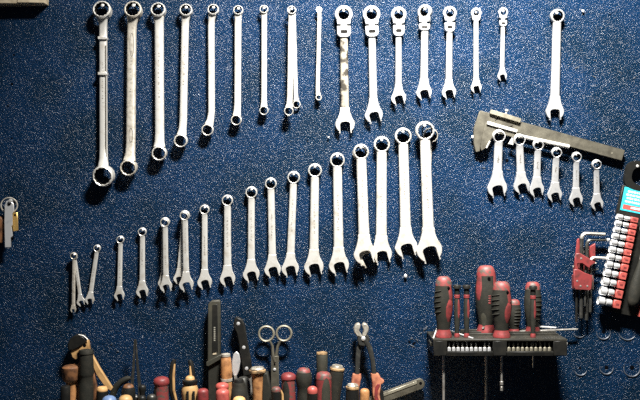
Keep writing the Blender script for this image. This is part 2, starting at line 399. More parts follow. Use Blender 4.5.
ratchet((476.0, 13.2), 5.2, (476.0, 87.4), 5.4, 5.0, 'rigid ratchet combination wrench without hinge, between two flex-head wrenches')
combination((557.0, 16.4), 6.9, (554.5, 111.5), 8.8, 8.6, 'lone bright combination wrench at the far right of the top row', m='satin', nm=4, tilt=4, hollow=.72, group='combination wrenches in the top row')

# ------------------------------------------------------------------ middle row: combination wrenches, small to large
G3 = 'combination wrenches in the rising middle row'
combination((74.0, 255.8), 3.4, (73.4, 309.6), 2.7, 3.2, 'thinnest combination wrench, leftmost of the rising row, hanging straight', dr=6, do=5, nm=4, group=G3, m='worn', tilt=5)
combination((74.8, 257.2), 2.9, (81.0, 301.6), 4.2, 3.3, 'small combination wrench swung right behind the leftmost one', dr=4, do=3.6, nm=3, group=G3, hook=False)
combination((97.4, 248.2), 3.5, (89.8, 299.6), 4.5, 4.2, 'small combination wrench slanting down to the left, beside the leftmost pair', do=4.5, nm=4, group=G3)
combination((120.6, 239.6), 3.8, (119.4, 295.2), 5.1, 4.6, 'small upright combination wrench standing clear between slanted pair and larger ones', do=4.5, nm=4, group=G3)
combination((142.5, 231.8), 4.2, (142.3, 291.2), 6.0, 5.2, 'combination wrench in the rising row, next right of the small upright one', nm=5, group=G3)
combination((165.2, 222.0), 4.6, (166.0, 286.0), 6.0, 5.2, 'combination wrench covering another hung on the same nail, left of the crossed pair', dr=10.5, do=9.5, nm=5, group=G3)
combination((164.6, 222.6), 4.1, (163.4, 282.6), 5.3, 4.8, 'combination wrench mostly hidden behind its twin on one nail', dr=5, do=4.4, nm=0, group=G3, hook=False)
combination((185.0, 215.2), 4.8, (186.3, 284.0), 7.1, 5.6, 'front combination wrench of the crossed pair', dr=11, do=9.5, nm=6, group=G3)
combination((184.2, 216.0), 4.2, (179.0, 278.0), 5.4, 4.8, 'rear combination wrench of the crossed pair, swung left', dr=5, do=4.4, nm=0, group=G3, hook=False)
combination((204.7, 209.6), 4.8, (204.7, 281.8), 7.2, 5.8, 'combination wrench in the rising row, next right of the crossed pair', nm=8, group=G3)
combination((227.5, 200.4), 5.5, (227.6, 278.4), 7.6, 7.0, 'yellowed combination wrench in the rising row above the black knife sheath', nm=8, group=G3)
combination((251.5, 192.4), 5.8, (251.2, 273.6), 8.2, 6.8, 'combination wrench in the rising row above the kitchen knife and scissors', nm=6, group=G3)
combination((270.9, 183.6), 5.8, (272.6, 269.0), 8.2, 7.0, 'combination wrench whose jaw nearly touches its yellowish right neighbour', nm=7, group=G3)
combination((293.7, 177.4), 6.2, (290.2, 268.0), 8.6, 7.2, 'combination wrench with yellowish jaw leaning slightly left at its foot', nm=7, group=G3)
combination((315.0, 170.4), 6.8, (313.8, 266.2), 9.6, 8.4, 'combination wrench in the rising row, second left of the overlapping pair', nm=7, group=G3)
combination((337.3, 160.2), 7.3, (338.8, 264.6), 10.0, 9.2, 'combination wrench in the rising row, next left of the overlapping pair', nm=7, group=G3)
combination((361.0, 151.8), 7.6, (364.6, 253.6), 10.8, 10.0, 'front combination wrench of the overlapping pair, jaw over its neighbour', dr=12, do=12.5, nm=7, group=G3)
combination((359.6, 153.2), 7.0, (367.0, 256.2), 10.2, 7.4, 'tarnished combination wrench hidden behind the overlapping pair, one prong showing', dr=4.6, do=8.0, nm=0, group=G3, hook=False, m='worn', tilt=22)
combination((381.7, 144.4), 7.9, (381.2, 253.6), 10.4, 10.3, 'rear combination wrench of the overlapping pair, right-hand side', dr=5.6, do=3.8, nm=7, group=G3)
combination((403.0, 136.2), 8.2, (406.0, 246.6), 11.0, 10.0, 'second largest combination wrench, next left of the largest', dr=5.8, do=5, nm=7, group=G3)
combination((424.7, 130.8), 9.2, (429.0, 249.6), 12.6, 10.4, 'largest combination wrench at the right end of the rising row', dr=12, do=9, nm=9, group=G3)
# the second tool hung behind the largest one: thin ring and slim shaft
combination((430.4, 135.4), 7.2, (427.5, 240), 7.5, 3.6, 'slim wrench hidden behind the largest one, only ring edge and shaft showing', dr=4.2, do=3.2, nm=0, group=G3, hook=False, hollow=.86, m='worn')

# ------------------------------------------------------------------ short wrenches in front of the caliper
G4 = 'short combination wrenches hung under the caliper'
KW = [((498.7, 136.0), 6.2, (496.9, 187.6), 9.6, 8.4, 'largest short wrench, leftmost under the caliper', 13),
      ((519.2, 139.6), 5.6, (521.3, 185.4), 7.8, 7.6, 'second short wrench under the caliper from its jaws', 15),
      ((537.9, 144.8), 5.2, (536.4, 189.2), 7.2, 6.8, 'third short wrench under the caliper from its jaws', 15),
      ((556.3, 152.4), 5.0, (554.4, 194.2), 7.1, 6.6, 'fourth short wrench under the caliper, at end of the shiny rod', 15),
      ((576.3, 156.8), 4.7, (575.7, 199.0), 6.6, 6.0, 'fifth short wrench under the caliper, on an upright nail', 15),
      ((596.3, 164.2), 4.6, (596.8, 203.6), 6.1, 5.6, 'smallest short wrench, rightmost under the caliper', 15)]
for r, ro, op, R, ws, lab, tl in KW:
    combination(r, ro, op, R, ws, lab, dr=13.5, do=4.6, tilt=tl, m='bright', nm=4, group=G4)

# ------------------------------------------------------------------ vernier caliper
at = W(548, 135, 5)
cal = thing('vernier_caliper', 'old bronze-grey vernier caliper hung slanting above the short wrenches', 'caliper', at)
bm = B(); poly(bm, [(479.5, 110.6), (492, 114), (624.5, 150.2), (621.2, 161.0), (574, 148.2), (500, 128.5), (486, 126.5), (482.5, 136), (479.6, 151.5), (475.2, 152.6), (473.4, 143), (473.6, 128)], 3, 7, .5)
beam = part('beam', bm, 'bronze', cal)
bm = B(); poly(bm, [(485.4, 122.5), (517.5, 131), (515.5, 138), (494.5, 132.8), (486.8, 147.5), (481.2, 151.0), (480.0, 146)], 7, 9.2, .35)
sl = part('sliding_jaw', bm, 'bronze', cal)
bm = B(); poly(bm, [(487.4, 121.2), (517.6, 129.6), (516.8, 132.8), (486.6, 124.4)], 9.2, 11, .35); part('vernier_plate', bm, 'chrome', sl)
bm = B(); poly(bm, [(490.8, 109.6), (521.2, 118.6), (520.0, 123.0), (489.4, 113.6)], 6.9, 10.0, .4); part('slider_top', bm, 'bronze_light', cal)
bm = B(); lathe(bm, W(506.2, 112.2, 8), Vector((.27, 0, .96)), [(-1.5, .9), (1.0, .9), (1.1, 1.9), (2.6, 1.9), (2.9, 1.4)], 12); part('locking_screw', bm, 'chrome', cal)
bm = B(); tube(bm, [W(519, 136.0, 9), W(569.0, 146.8, 9)], 2.1, 10); part('depth_rod', bm, 'chrome', cal)
bm = B(); tube(bm, [W(490.0, 141.0, 10), W(486.4, 148.0, 10)], .8, 6); part('jaw_edge', bm, 'chrome', sl)
bm = B(); poly(bm, [(512.2, 137), (513.6, 145.2), (508.0, 144.0)], 7, 9, .2); part('inside_tip', bm, 'chrome', cal)
for (x, y) in ((496.5, 119.2), (511.0, 126.2)):
    bm = B(); poly(bm, [(x-1.6, y+.9), (x+1.4, y-.9), (x+1.9, y-.2), (x-1.1, y+1.4)], 6.9, 7.15); part('scale_mark', bm, 'hole', beam)
bm = B(); lathe(bm, W(612, 153.2, 7), FWD, [(-.5, .8), (.2, .8), (.3, .4)], 8); part('rivet', bm, 'bronze_light', beam)
nail(472.6, 137, 5, 1.1); nail(596.5, 150.5, 4, 1.0)

# ------------------------------------------------------------------ socket rail at the right edge
TH = math.atan2(19, 92); HD = 8.0; HF = 1-HD/D
def HP(a, b, d):
    px = 616+a*math.cos(TH)-b*math.sin(TH); py = 213+a*math.sin(TH)+b*math.cos(TH)
    return Vector(((px-320)*HF, -d, (200-py)*HF))
e1 = (HP(1, 0, 0)-HP(0, 0, 0)).normalized(); e2 = (HP(0, 1, 0)-HP(0, 0, 0)).normalized()
def hpoly(bm, pts, d0, d1, bev=0.):
    t = B(); prism_pts(t, [HP(a, b, d0) for a, b in pts], FWD, d1-d0, bev); merge(bm, t)
rail = thing('socket_rail', 'black plastic socket rail with turquoise label and red clips', 'socket holder', HP(22, 40, 4))
# hanger plate with a slot: outer loop and inner loop
bm = B()
def sup(cx, cy, w_, h_, n, p):
    out = []
    for k in range(n):
        a = 2*PI*k/n; c, s = math.cos(a), math.sin(a)
        out.append((cx+w_*math.copysign(abs(c)**p, c), cy+h_*math.copysign(abs(s)**p, s)))
    return out
outer = sup(22, -41, 21, 15, 40, .55); inner = sup(22, -41, 14.5, 9.5, 40, .75)
secs = [[HP(a, b, 4) for a, b in outer], [HP(a, b, 9) for a, b in outer], [HP(a, b, 9) for a, b in inner], [HP(a, b, 4) for a, b in inner]]
loft(bm, secs, closed=True); part('hanger_loop', bm, 'black', rail)
bm = B(); hpoly(bm, [(1.0, -29), (43, -29), (43, 0), (44, 98), (18, 98), (13.5, 92), (13.0, 1), (0.5, 1)], 4, 8.5, .5); part('body', bm, 'black', rail)
bm = B(); hpoly(bm, [(3.0, -27.5), (41, -27.5), (41, -4), (3.2, -4)], 8.4, 8.9); lab = part('label_sticker', bm, 'turquoise', rail, label='turquoise paper label')
bm = B(); hpoly(bm, [(5, -10.2), (39, -10.2), (39, -5.6), (5, -5.6)], 8.85, 9.05); part('red_strip', bm, 'pink_red', lab)
bm = B(); hpoly(bm, [(13, -9.0), (22, -9.0), (22, -7.2), (13, -7.2)], 9.0, 9.15); part('white_bar', bm, 'label_white', lab)
bm = B()
for r, (a0, a1) in enumerate(((7, 33), (6, 37), (7, 35), (6, 30))):
    b = -24.6+r*3.4; a = a0
    while a < a1:
        l = random.uniform(1.2, 3.0); t = B()
        hpoly(t, [(a, b), (a+l, b-random.uniform(0, .4)), (a+l, b+2.0), (a, b+2.0-random.uniform(0, .5))], 8.85, 9.05); merge(bm, t)
        a += l+random.uniform(.4, .9)
part('print_lines', bm, 'label_pale', lab)['kind'] = 'stuff'
ORD = ['first', 'second', 'third', 'fourth', 'fifth', 'sixth', 'seventh', 'eighth', 'ninth', 'tenth', 'eleventh', 'twelfth']
SB = [3.4, 9.8, 16.2, 22.8, 29.6, 36.6, 44.0, 51.8, 60.2, 69.2, 78.8, 89.0]
for i, b in enumerate(SB):
    gap = (SB[i+1]-b) if i < 11 else 10.2
    r = gap*.43; r2 = r*.80; sx = -.3-i*.10
    base = HP(sx, b, 12.5)
    sk = thing('socket', ORD[i]+' chrome socket below the turquoise label on the rail', 'socket', base, 'chrome sockets on the rail')
    bm = B(); lathe(bm, base, e1, [(.9, r*.72), (.2, r*.8), (0, r*.95), (.5, r), (5.3, r), (5.8, r*.90), (5.9, r2*.7)], 16); part('socket_body', bm, 'bright', sk)
    bm = B(); lathe(bm, base, e1, [(7.2, r2*.7), (7.3, r2*.9), (7.7, r2), (12.4, r2), (13.0, r2*.9)], 16); part('drive_end', bm, 'bright', sk)
    bm = B(); lathe(bm, base, e1, [(5.5, r2*.80), (7.5, r2*.80)], 12); part('groove', bm, 'dark_steel', sk)
    bm = B(); hpoly(bm, [(13.6, b-gap*.41), (21.0, b-gap*.41), (21.0, b+gap*.41), (13.6, b+gap*.41)], 8.3, 14.5, .6); cl = part('clip', bm, 'pink_red', rail)
    bm = B(); hpoly(bm, [(16.0, b-gap*.1), (19, b-gap*.1), (19, b+gap*.1), (16.0, b+gap*.1)], 14.4, 14.6); part('clip_mark', bm, 'red', cl)
bm = B(); hpoly(bm, [(41, 86), (44.0, 86), (44.0, 97), (41, 97)], 8.3, 12, .5); part('clip', bm, 'pink_red', rail)
# ratchet handle clipped to the rail
rh = thing('ratchet_wrench', 'dark-gripped ratchet lying along the black socket rail', 'ratchet', HP(33, 60, 12))
bm = B(); lathe(bm, HP(32.5, 40, 14), e2, [(0, 2.2), (2, 3.0), (8, 3.6), (14, 4.8), (24, 6.2), (34, 6.6), (42, 6.0), (46, 4.6), (47.5, 2.5)], 16, .8); part('grip', bm, 'rubber', rh)
bm = B(); lathe(bm, HP(32.0, 16, 14), e2, [(0, 2.0), (24.5, 2.2)], 12); part('shank', bm, 'steel', rh)
bm = B(); lathe(bm, HP(32.0, 10, 9), FWD, [(0, 6), (.6, 6.6), (6, 6.6), (7, 5.6)], 20); part('ratchet_head', bm, 'steel', rh)
nail(637.5, 166, 11, 1.2)

# ------------------------------------------------------------------ hex key holder and keys
hx = thing('hex_key_holder', 'red clip holder carrying black and steel hex keys beside the socket rail', 'key holder', W(583, 262, 6))
bm = B(); poly(bm, [(577.0, 239.0), (579.2, 238.2), (580.4, 253.2), (595.8, 262.8), (589.8, 265.6), (590.2, 270.5), (592.0, 274.5), (591.4, 288.6), (589.6, 290.4), (574.8, 289.6), (573.2, 287.4), (573.6, 268.8), (575.4, 254.0)], 3, 5.5, .6)
part('clip_body', bm, 'red', hx)
bm = B(); poly(bm, [(573.4, 269.0), (578.6, 269.4), (584.2, 272.6), (592.0, 275.4), (591.4, 288.6), (589.6, 290.4), (574.8, 289.6), (573.2, 287.4)], 14.2, 17.0, .6); part('front_band', bm, 'red', hx)
bm = B(); poly(bm, [(575.2, 253.6), (579.8, 253.0), (595.8, 262.6), (590.4, 265.8), (589.0, 268.6), (582.0, 263.4), (577.4, 263.6), (578.4, 270), (573.6, 270)], 14.2, 16.6, .6); part('upper_band', bm, 'red', hx)
for x0, x1 in ((573.2, 574.4), (590.9, 592.0)):
    bm = B(); poly(bm, [(x0, 275), (x1, 275), (x1, 289), (x0, 289)], 5, 14.6, .3); part('side_wall', bm, 'red_worn', hx)
bm = B(); poly(bm, [(589.2, 246.5), (594.6, 243.0), (594.4, 262.2), (589.2, 259.0)], 3, 9, .5); part('back_tab', bm, 'red', hx)
for k, (x, y) in enumerate(((580.6, 286.0), (587.4, 286.2), (581.2, 258.5), (577.2, 281))):
    bm = B(); lathe(bm, W(x, y, 17.0 if k != 2 else 16.6), FWD, [(-.4, 1.0), (.2, 1.0), (.35, .6)], 10); part('rivet', bm, 'steel', hx)
bm = B(); lathe(bm, W(574.4, 267, 8), Vector((-1, 0, 0)), [(-.5, 1.6), (1.6, 1.6), (2, 1.0)], 12); part('pivot_screw', bm, 'steel', hx)
def hexkey(x, ytop, xend, yend, r, d, ybot, label, m):
    root_at = W(x, 290, d); pts = [W(x-.6, ybot, d), W(x-.2, 270, d), W(x, ytop+r*2.6, d)]
    c = (x+r*2.4, ytop+r*2.4)
    for k in range(1, 6):
        a = math.radians(180+90*k/6); pts.append(W(c[0]+r*2.4*math.cos(a), c[1]+r*2.4*math.sin(a), d))
    pts += [W(x+r*2.6, ytop, d), W(xend, yend, d)]
    root = thing('hex_key', label, 'hex key', root_at, 'hex keys in the red holder')
    bm = B(); tube(bm, pts[:3], r, 6); part('long_leg', bm, 'dark_steel' if m != 'black' else m, root, ang=30)  # leg coloured darker than the lit arm, for shade and dirt
    bm = B(); tube(bm, pts[2:], r, 6); part('short_arm', bm, m, root, ang=30)
    return root
hexkey(581.6, 233.6, 605.0, 234.4, 1.9, 10.0, 318, 'largest L-shaped steel hex key, topmost in the red holder', 'steel')
hexkey(587.0, 239.8, 608.2, 239.8, 1.7, 7.4, 320, 'second largest hex key, dark with its bright end touching the sockets', 'dark_steel')
hexkey(590.8, 257.6, 608.4, 258.2, 1.4, 11.0, 312, 'bright middle hex key reaching right toward the sockets', 'chrome')
hexkey(585.6, 264.0, 596.0, 263.2, 1.0, 12.4, 306, 'small steel hex key with short arm over the red holder', 'steel')
hexkey(588.6, 270.0, 598.4, 269.4, .7, 8.0, 300, 'smallest dark hex key at the right side of the red holder', 'dark_steel')
hexkey(577.0, 262.0, 581.0, 262.0, 1.2, 11, 322, 'black hex key at the left edge of the red holder', 'black')
bm = B(); lathe(bm, W(606.6, 239.8, 7.4), Vector((1, 0, 0)), [(0, 1.75), (2.4, 1.75), (2.6, 1.2)], 6)
part('bright_tip', bm, 'bright', bpy.data.objects['hex_key.001'])
nail(583, 252, 3, 1)

# ------------------------------------------------------------------ screwdriver rack
RD = 45; RF = 1-RD/D
def rx(px): return (px-320)*RF
ZT = (200-339)*RF; ZB = (200-356)*RF
rack = thing('screwdriver_rack', 'black plastic wall rack holding red and black screwdrivers and bits', 'tool rack', Vector((rx(500), -20, ZB)))
bm = B(); bx(bm, rx(433), rx(567.4), -RD, -1, ZT-2.2, ZT, .5); tp = part('top_plate', bm, 'rack', rack)
bm = B(); bx(bm, rx(434), rx(567), -RD+.6, -1, ZB, ZB+2.0, .4); part('bottom_plate', bm, 'black', rack)
for x0, x1 in ((433.6, 447), (493, 506.8), (553.6, 567.2)):
    bm = B(); bx(bm, rx(x0), rx(x1), -RD, -3, ZB+.2, ZT-1.8, .5); part('end_block', bm, 'black', rack)
bm = B(); bx(bm, rx(447), rx(553), -7, -1, ZB+1, ZT-1, .2); part('back_plate', bm, 'black', rack)
for x0, x1 in ((446.5, 493.5), (506.5, 554)):
    bm = B(); bx(bm, rx(x0), rx(x1), -RD+.3, -RD+7, ZB+1.8, ZB+4.0, .3); part('bit_tray', bm, 'black', rack)
f = 1-20/D
for d, h in ((24, 2.0), (17, 2.6), (4, 2.6)):
    bm = B(); bx(bm, rx(468), rx(564.5), -d-1.6, -d+1.6, ZT-.4, ZT+h, .4); part('top_rib', bm, 'rack', rack)
bm = B(); bx(bm, rx(431.8), rx(434), -34, -20, ZT-9, ZT-5, .5); part('side_lug', bm, 'rack', rack)
bm = B(); bx(bm, rx(567), rx(569.4), -40, -32, ZT-7, ZT-4, .5); part('side_lug', bm, 'chrome', rack)
# bits behind the front windows
def bits(x0, step, n, m, label, group, missing=()):
    proto = None
    for k in range(n):
        at = Vector((rx(x0+k*step), -RD+3.6, ZB+3.9))
        if proto is None:
            root = thing('screwdriver_bit', 'first '+label, 'bit', at, group)
            b0 = at.copy()
            bm = B(); lathe(bm, b0, Vector((0, 0, 1)), [(0, 1.1), (.4, 1.75), (3.2, 1.75), (3.7, 1.1)], 6); part('hex_shank', bm, m, root)
            bm = B(); lathe(bm, b0, Vector((0, 0, 1)), [(3.5, .95), (5.2, .8), (6.6, .95), (8.2, .8), (8.6, .3)], 8); part('tip', bm, 'worn' if m == 'bright' else 'bronze_light', root)
            proto = root
        else:
            r = proto.copy(); C.objects.link(r); r.location = at*U; r['label'] = ORD[k]+' '+label
            for ch in list(proto.children):
                if k in missing and ch.name.startswith('tip'): continue
                c = ch.copy(); C.objects.link(c); c.parent = r
bits(449.8, 4.45, 10, 'bright', 'short bright bit from the left in the left window of the rack', 'bright bits in the left rack window', (7,))
bits(509.8, 4.5, 10, 'bronze_light', 'short dull bit from the left in the right window of the rack', 'dull bits in the right rack window')

# screwdrivers
def rfun(prof):
    def r(t):
        for (t0, r0), (t1, r1) in zip(prof[:-1], prof[1:]):
            if t0 <= t <= t1: return r0+(r1-r0)*(t-t0)/max(1e-6, t1-t0)
        return prof[-1][1]
    return r
def patch(bm, base, ax, prof, tc, ht, ac, ha, off, flat=1., n=8, rings=4):
    """an oval inlay standing proud on a turned handle"""
    ax, a1, a2 = frame(ax); r = rfun(prof)
    def P(s, q, o):
        t = tc+ht*s; a = ac+ha*q; rr = r(t)+o
        return base+ax*t+a1*(math.cos(a)*rr*flat)+a2*(math.sin(a)*rr)
    n = 20; secs = []
    for k in range(rings, 0, -1):
        s = k/rings; o = off if k < rings else -.15
        secs.append([P(s*math.cos(2*PI*i/n), s*math.sin(2*PI*i/n), o) for i in range(n)])
    rows = loft(bm, secs, cap=False); bm.faces.new(rows[-1])
def screwdriver(px, top, bot_z, r, d, label, shaft_to=None, sr=1.2, style=0, hole=True):
    """fat two-colour handle standing on the rack; z up from bot_z"""
    f = 1-d/D; base = Vector(((px-320)*f, -d, bot_z)); H = (200-top)*f-bot_z; r *= f
    root = thing('screwdriver', label, 'screwdriver', base, 'screwdrivers standing in the rack')
    Z = Vector((0, 0, 1))
    prof = [(H*.10, r*.64), (H*.18, r*.68), (H*.28, r*.78), (H*.40, r*.90), (H*.55, r*1.0), (H*.70, r*.96), (H*.80, r*.88), (H*.86, r*.86)]
    bm = B(); lathe(bm, base, Z, prof, 20, .92); gr = part('grip', bm, 'rubber', root)
    bm = B(); lathe(bm, base, Z, [(0, r*.70), (.3, r*.86), (H*.03, r*.86), (H*.075, r*.76), (H*.125, r*.66), (H*.165, r*.64), (H*.17, r*.5)], 20, .92); part('collar', bm, 'red', root)
    bm = B(); lathe(bm, base, Z, [(H*.85, r*.80), (H*.855, r*.865), (H*.91, r*.82), (H*.955, r*.73), (H*.985, r*.60), (H, r*.42)], 20, .92); cp = part('cap', bm, 'red_worn', root)
    if style in (0, 2):      # red side inlay
        bm = B(); patch(bm, base, Z, prof, H*.45, H*.20, .62, .52, .35, .92); part('inlay', bm, 'red', gr)
        bm = B(); patch(bm, base, Z, prof, H*.74, H*.14, .75, .30, .3, .92); part('inlay', bm, 'red', gr)
        for k in range(5):
            t = H*(.42+k*.085); rr = rfun(prof)(t); ax, a1, a2 = frame(Z)
            pts = [base+Z*(t+H*.03*math.sin(q*1.2+1.2))+a1*math.cos(q)*rr*.95+a2*math.sin(q)*(rr+.12) for q in [-1.9+1.5*j/8 for j in range(9)]]
            bm = B(); tube(bm, pts, [.15]+[.55]*7+[.15], 6); part('rib', bm, 'rubber', gr)
    if style == 3:           # ribs all down the flank, no inlay
        for k in range(6):
            t = H*(.28+k*.09); rr = rfun(prof)(t); ax, a1, a2 = frame(Z)
            pts = [base+Z*t+a1*math.cos(q)*rr*.95+a2*math.sin(q)*(rr+.12) for q in [-.2+1.7*j/8 for j in range(9)]]
            bm = B(); tube(bm, pts, [.15]+[.5]*7+[.15], 6); part('rib', bm, 'rubber', gr)
    if style == 1:           # broad red shoulders around a black front
        for s in (-1, 1):
            bm = B(); patch(bm, base, Z, prof, H*.70, H*.22, s*.98, .42, .35, .92); part('inlay', bm, 'red', gr)
        bm = B()
        for k in range(4): patch(bm, base, Z, prof, H*(.46+k*.035), H*.012, .16, .16, .15, .92)
        bm2 = B(); patch(bm2, base, Z, prof, H*.20, H*.12, -.5, .40, .25, .92); part('thumb_pad', bm2, 'olive', gr)
        part('printed_marks', bm, 'red', gr)['kind'] = 'stuff'
    if hole:
        ax, a1, a2 = frame(Z); q = .5 if style != 1 else .12
        c = base+Z*(H*.82)+a1*math.cos(q)*r*.82+a2*math.sin(q)*r*.86
        bm = B(); lathe(bm, c, (a1*math.cos(q)+a2*math.sin(q)), [(-.6, r*.14), (.55, r*.14)], 10); part('hanging_hole', bm, 'hole', cp)
    if shaft_to:
        zb = (200-shaft_to)*f
        bm = B(); lathe(bm, Vector((base.x, base.y, zb)), Z, [(0, sr*.6), (.4, sr*.95), (base.z-zb-3, sr), (base.z-zb+1, sr)], 10); part('blade_shaft', bm, 'steel', root)
    return root
def precision(px, top, d, label, shaft_to=None):
    f = 1-d/D; base = Vector(((px-320)*f, -d, ZT)); H = (200-top)*f-ZT; Z = Vector((0, 0, 1))
    root = thing('precision_screwdriver', label, 'screwdriver', base, 'thin precision screwdrivers in the rack')
    prof = [(H*.08, 2.0), (H*.14, 2.1), (H*.3, 2.7), (H*.5, 2.9), (H*.68, 2.7), (H*.76, 2.4)]
    bm = B(); lathe(bm, base, Z, prof, 14); gr = part('grip', bm, 'rubber', root)
    bm = B(); lathe(bm, base, Z, [(0, 1.6), (.2, 2.6), (H*.05, 2.5), (H*.09, 1.8)], 14); part('collar', bm, 'red', root)
    bm = B(); lathe(bm, base, Z, [(H*.75, 2.2), (H*.755, 2.75), (H*.81, 2.75), (H*.82, 2.2)], 14); part('red_band', bm, 'red', root)
    bm = B(); patch(bm, base, Z, prof, H*.55, H*.20, .5, .55, .25); part('inlay', bm, 'red', gr)
    bm = B(); lathe(bm, base, Z, [(H*.81, 2.1), (H*.82, 2.5), (H*.93, 2.5), (H*.935, 3.7), (H*.99, 3.8), (H, 3.5)], 16); part('swivel_cap', bm, 'black', root)
    zb = (200-(shaft_to or 352))*f
    bm = B(); lathe(bm, Vector((base.x, base.y, zb)), Z, [(0, .3), (.6, .8), (base.z-zb, .8)], 8); part('blade_shaft', bm, 'steel', root)
screwdriver(443.6, 276.5, ZT, 9.6, 35, 'front screwdriver at the left end of the rack, red and black ribbed', 425, 1.25)
precision(457.0, 285.0, 35, 'thin precision screwdriver next to the leftmost fat handle')
precision(466.6, 285.0, 35, 'thin precision screwdriver, right one of the close pair')
screwdriver(486.0, 265.5, ZT, 11.0, 12, 'tallest screwdriver, red-shouldered with a hole near its top, at the back', 412, 1.5, style=1)
s5 = screwdriver(501.6, 281.5, ZT, 10.2, 35, 'front ribbed screwdriver overlapping the tallest one', 386, 1.1)
screwdriver(514.0, 299.5, ZT, 7.0, 11, 'short stubby screwdriver half hidden in the rack', style=3, hole=False)
screwdriver(532.8, 281.8, ZT, 8.8, 11, 'dark rear screwdriver behind the right thin precision driver', style=3, hole=False)
precision(533.0, 286.0, 36, 'thin precision screwdriver in front of the dark rear one', 368)
# tip adaptor of the middle front screwdriver shaft
bm = B(); lathe(bm, Vector((wloc(s5).x/U, -35, (200-391)*(1-35/D))), Vector((0, 0, 1)), [(0, .9), (.5, 1.4), (4, 1.4), (4.4, 1.0), (5.6, 1.0), (6, 1.6), (9, 1.6), (9.4, 1.1)], 10); part('tip_adaptor', bm, 'steel', s5)
# loose rod and pick lying on the rack top
bm = B(); tube(bm, [W(519, 331.6, 9.5), W(577.5, 329.2, 7.6)], 1.0, 8); rod = part('steel_rod', bm, 'steel', None, W(548, 330, 8)); tag(rod, 'thin steel rod lying across the back of the screwdriver rack', 'rod')
bm = B(); tube(bm, [W(538.6, 326.6, 8.4), W(556.0, 327.8, 8.4)], .95, 8); b2 = part('bright_sleeve', bm, 'bright', rod)
bm = B(); tube(bm, [W(449.8, 330.6, 19), W(473.4, 338.6, 41)], .8, 8); o = part('steel_pick', bm, 'bright', None, W(460, 336, 30)); tag(o, 'bright steel pick lying across the rack behind the thin drivers', 'pick')
bm = B(); tube(bm, [W(433.2, 338.6, 42), W(437.6, 326.4, 26), W(441, 324.6, 22)], .75, 8); o = part('bent_wire', bm, 'chrome', None, W(435, 334, 36)); tag(o, 'bent bright wire at the left corner of the screwdriver rack', 'wire')

# ------------------------------------------------------------------ tools standing in the low rail
ZR = -252.0
bm = B(); bx(bm, -285, 130, -66, -60, ZR-6, ZR+16, .8); part('tool_rail', bm, 'board', wall)
bm = B(); bx(bm, -285, 130, -60, 0, ZR-6, ZR, .4); part('tool_rail_base', bm, 'board', wall)
ZV = Vector((0, 0, 1))
def turned(name, label, cat, px, top, d, parts, lean=0., group=None, flat=1., fwd=0.):
    """parts: (part name, material, [(distance below the top, radius)...]); 'B' = down to the rail"""
    f = 1-d/D; T = Vector(((px-320)*f, -d, (200-top)*f))
    L = T.z-ZR; foot = Vector((T.x-lean*f*L/60, -d+fwd, ZR)); ax = (T-foot); Lx = ax.length; ax.normalize()
    root = thing(name, label, cat, foot, group)
    for pn, m, pr in parts:
        pr = [((Lx if t == 'B' else t*f), r*f) for t, r in pr]
        bm = B(); lathe(bm, foot, ax, [(Lx-t, r) for t, r in pr][::-1], 20, flat)
        o = part(pn, bm, m, root)
    return root
dome = lambda r, h: [(0, r*.25), (h*.10, r*.55), (h*.32, r*.82), (h*.62, r*.96), (h, r)]
GH = 'handles standing in the low rail'

# brown wooden mallet-like handle at the left
turned('chisel', 'brown wooden chisel handle with worn square cap, leftmost in the low rail', 'chisel', 71.6, 365.2, 26,
       [('handle_cap', 'wood_dark', [(0, 5), (.5, 7.6), (2, 9.2), (13, 9.2), (15, 8.2), (16.5, 6)]), ('handle', 'wood', [(15.5, 5.8), (22, 5.2), (30, 5.6), ('B', 4.6)])], -.6, GH)
turned('punch', 'small black punch in front of the brown chisel handle', 'punch', 65.4, 385.6, 44,
       [('grip', 'black', [(0, 2), (.5, 4.2), (2, 4.8), (9, 4.8), ('B', 4.2)])], 0, GH)
# big black handle with stepped grip
turned('file', 'thick stepped black handle standing before the tan cutter', 'file', 86.4, 349.4, 28,
       [('grip', 'rubber', [(0, 4), (.6, 6.4), (3, 7.2), (4, 7.2), (4.6, 6.6), (6, 6.6), (24, 7.8), (26, 7.2), (27.5, 6.6), (34, 7.2), (42, 7.6), ('B', 6.4)])], .8, GH)
# tan and black cutter behind it
ct = thing('pipe_cutter', 'tan and black hooked cutter leaning behind the thick black handle', 'cutter', W(86, 420, 12))
bm = B(); poly(bm, [(71.0, 351.5), (75, 348.0), (88.6, 339.5), (90.8, 352), (86, 357), (80.5, 350.2), (77.6, 353.0), (76.4, 359.5), (73, 357)], 8, 14, .8); tb = part('tan_body', bm, 'tan', ct)
bm = B(); lathe(bm, W(84.6, 345.2, 14), FWD, [(-.4, 1.7), (.25, 1.7)], 12); part('bolt_hole', bm, 'hole', tb)
bm = B(); poly(bm, [(69.2, 350.2), (68.6, 343.5), (71.2, 338), (75.6, 334.6), (80.4, 334.0), (85.2, 336.0), (88.2, 340.6), (80.6, 347.0), (75.2, 349.6)], 7, 16, 1.2); part('black_guard', bm, 'black', ct)
bm = B(); tube(bm, [W(78.5, 334.6, 16), W(83.4, 335.6, 16), (W(88.0, 339.6, 15.8))], .5, 6); part('guard_highlight', bm, 'chrome', ct)  # chrome arc stands in for the highlight on the black dome
bm = B(); poly(bm, [(91.5, 352), (95.0, 358), (100.5, 368), (113.6, 388.4), (111.6, 391.0), (106, 388), (96.5, 374.5), (93, 366)], 9, 13, .9); part('tan_handle', bm, 'tan', ct)
bm = B(); poly(bm, [(83, 356), (91, 354), (97, 384), (99, 445), (88, 445), (86, 384)], 8.5, 13, .9); part('lower_handle', bm, 'wood_dark', ct)
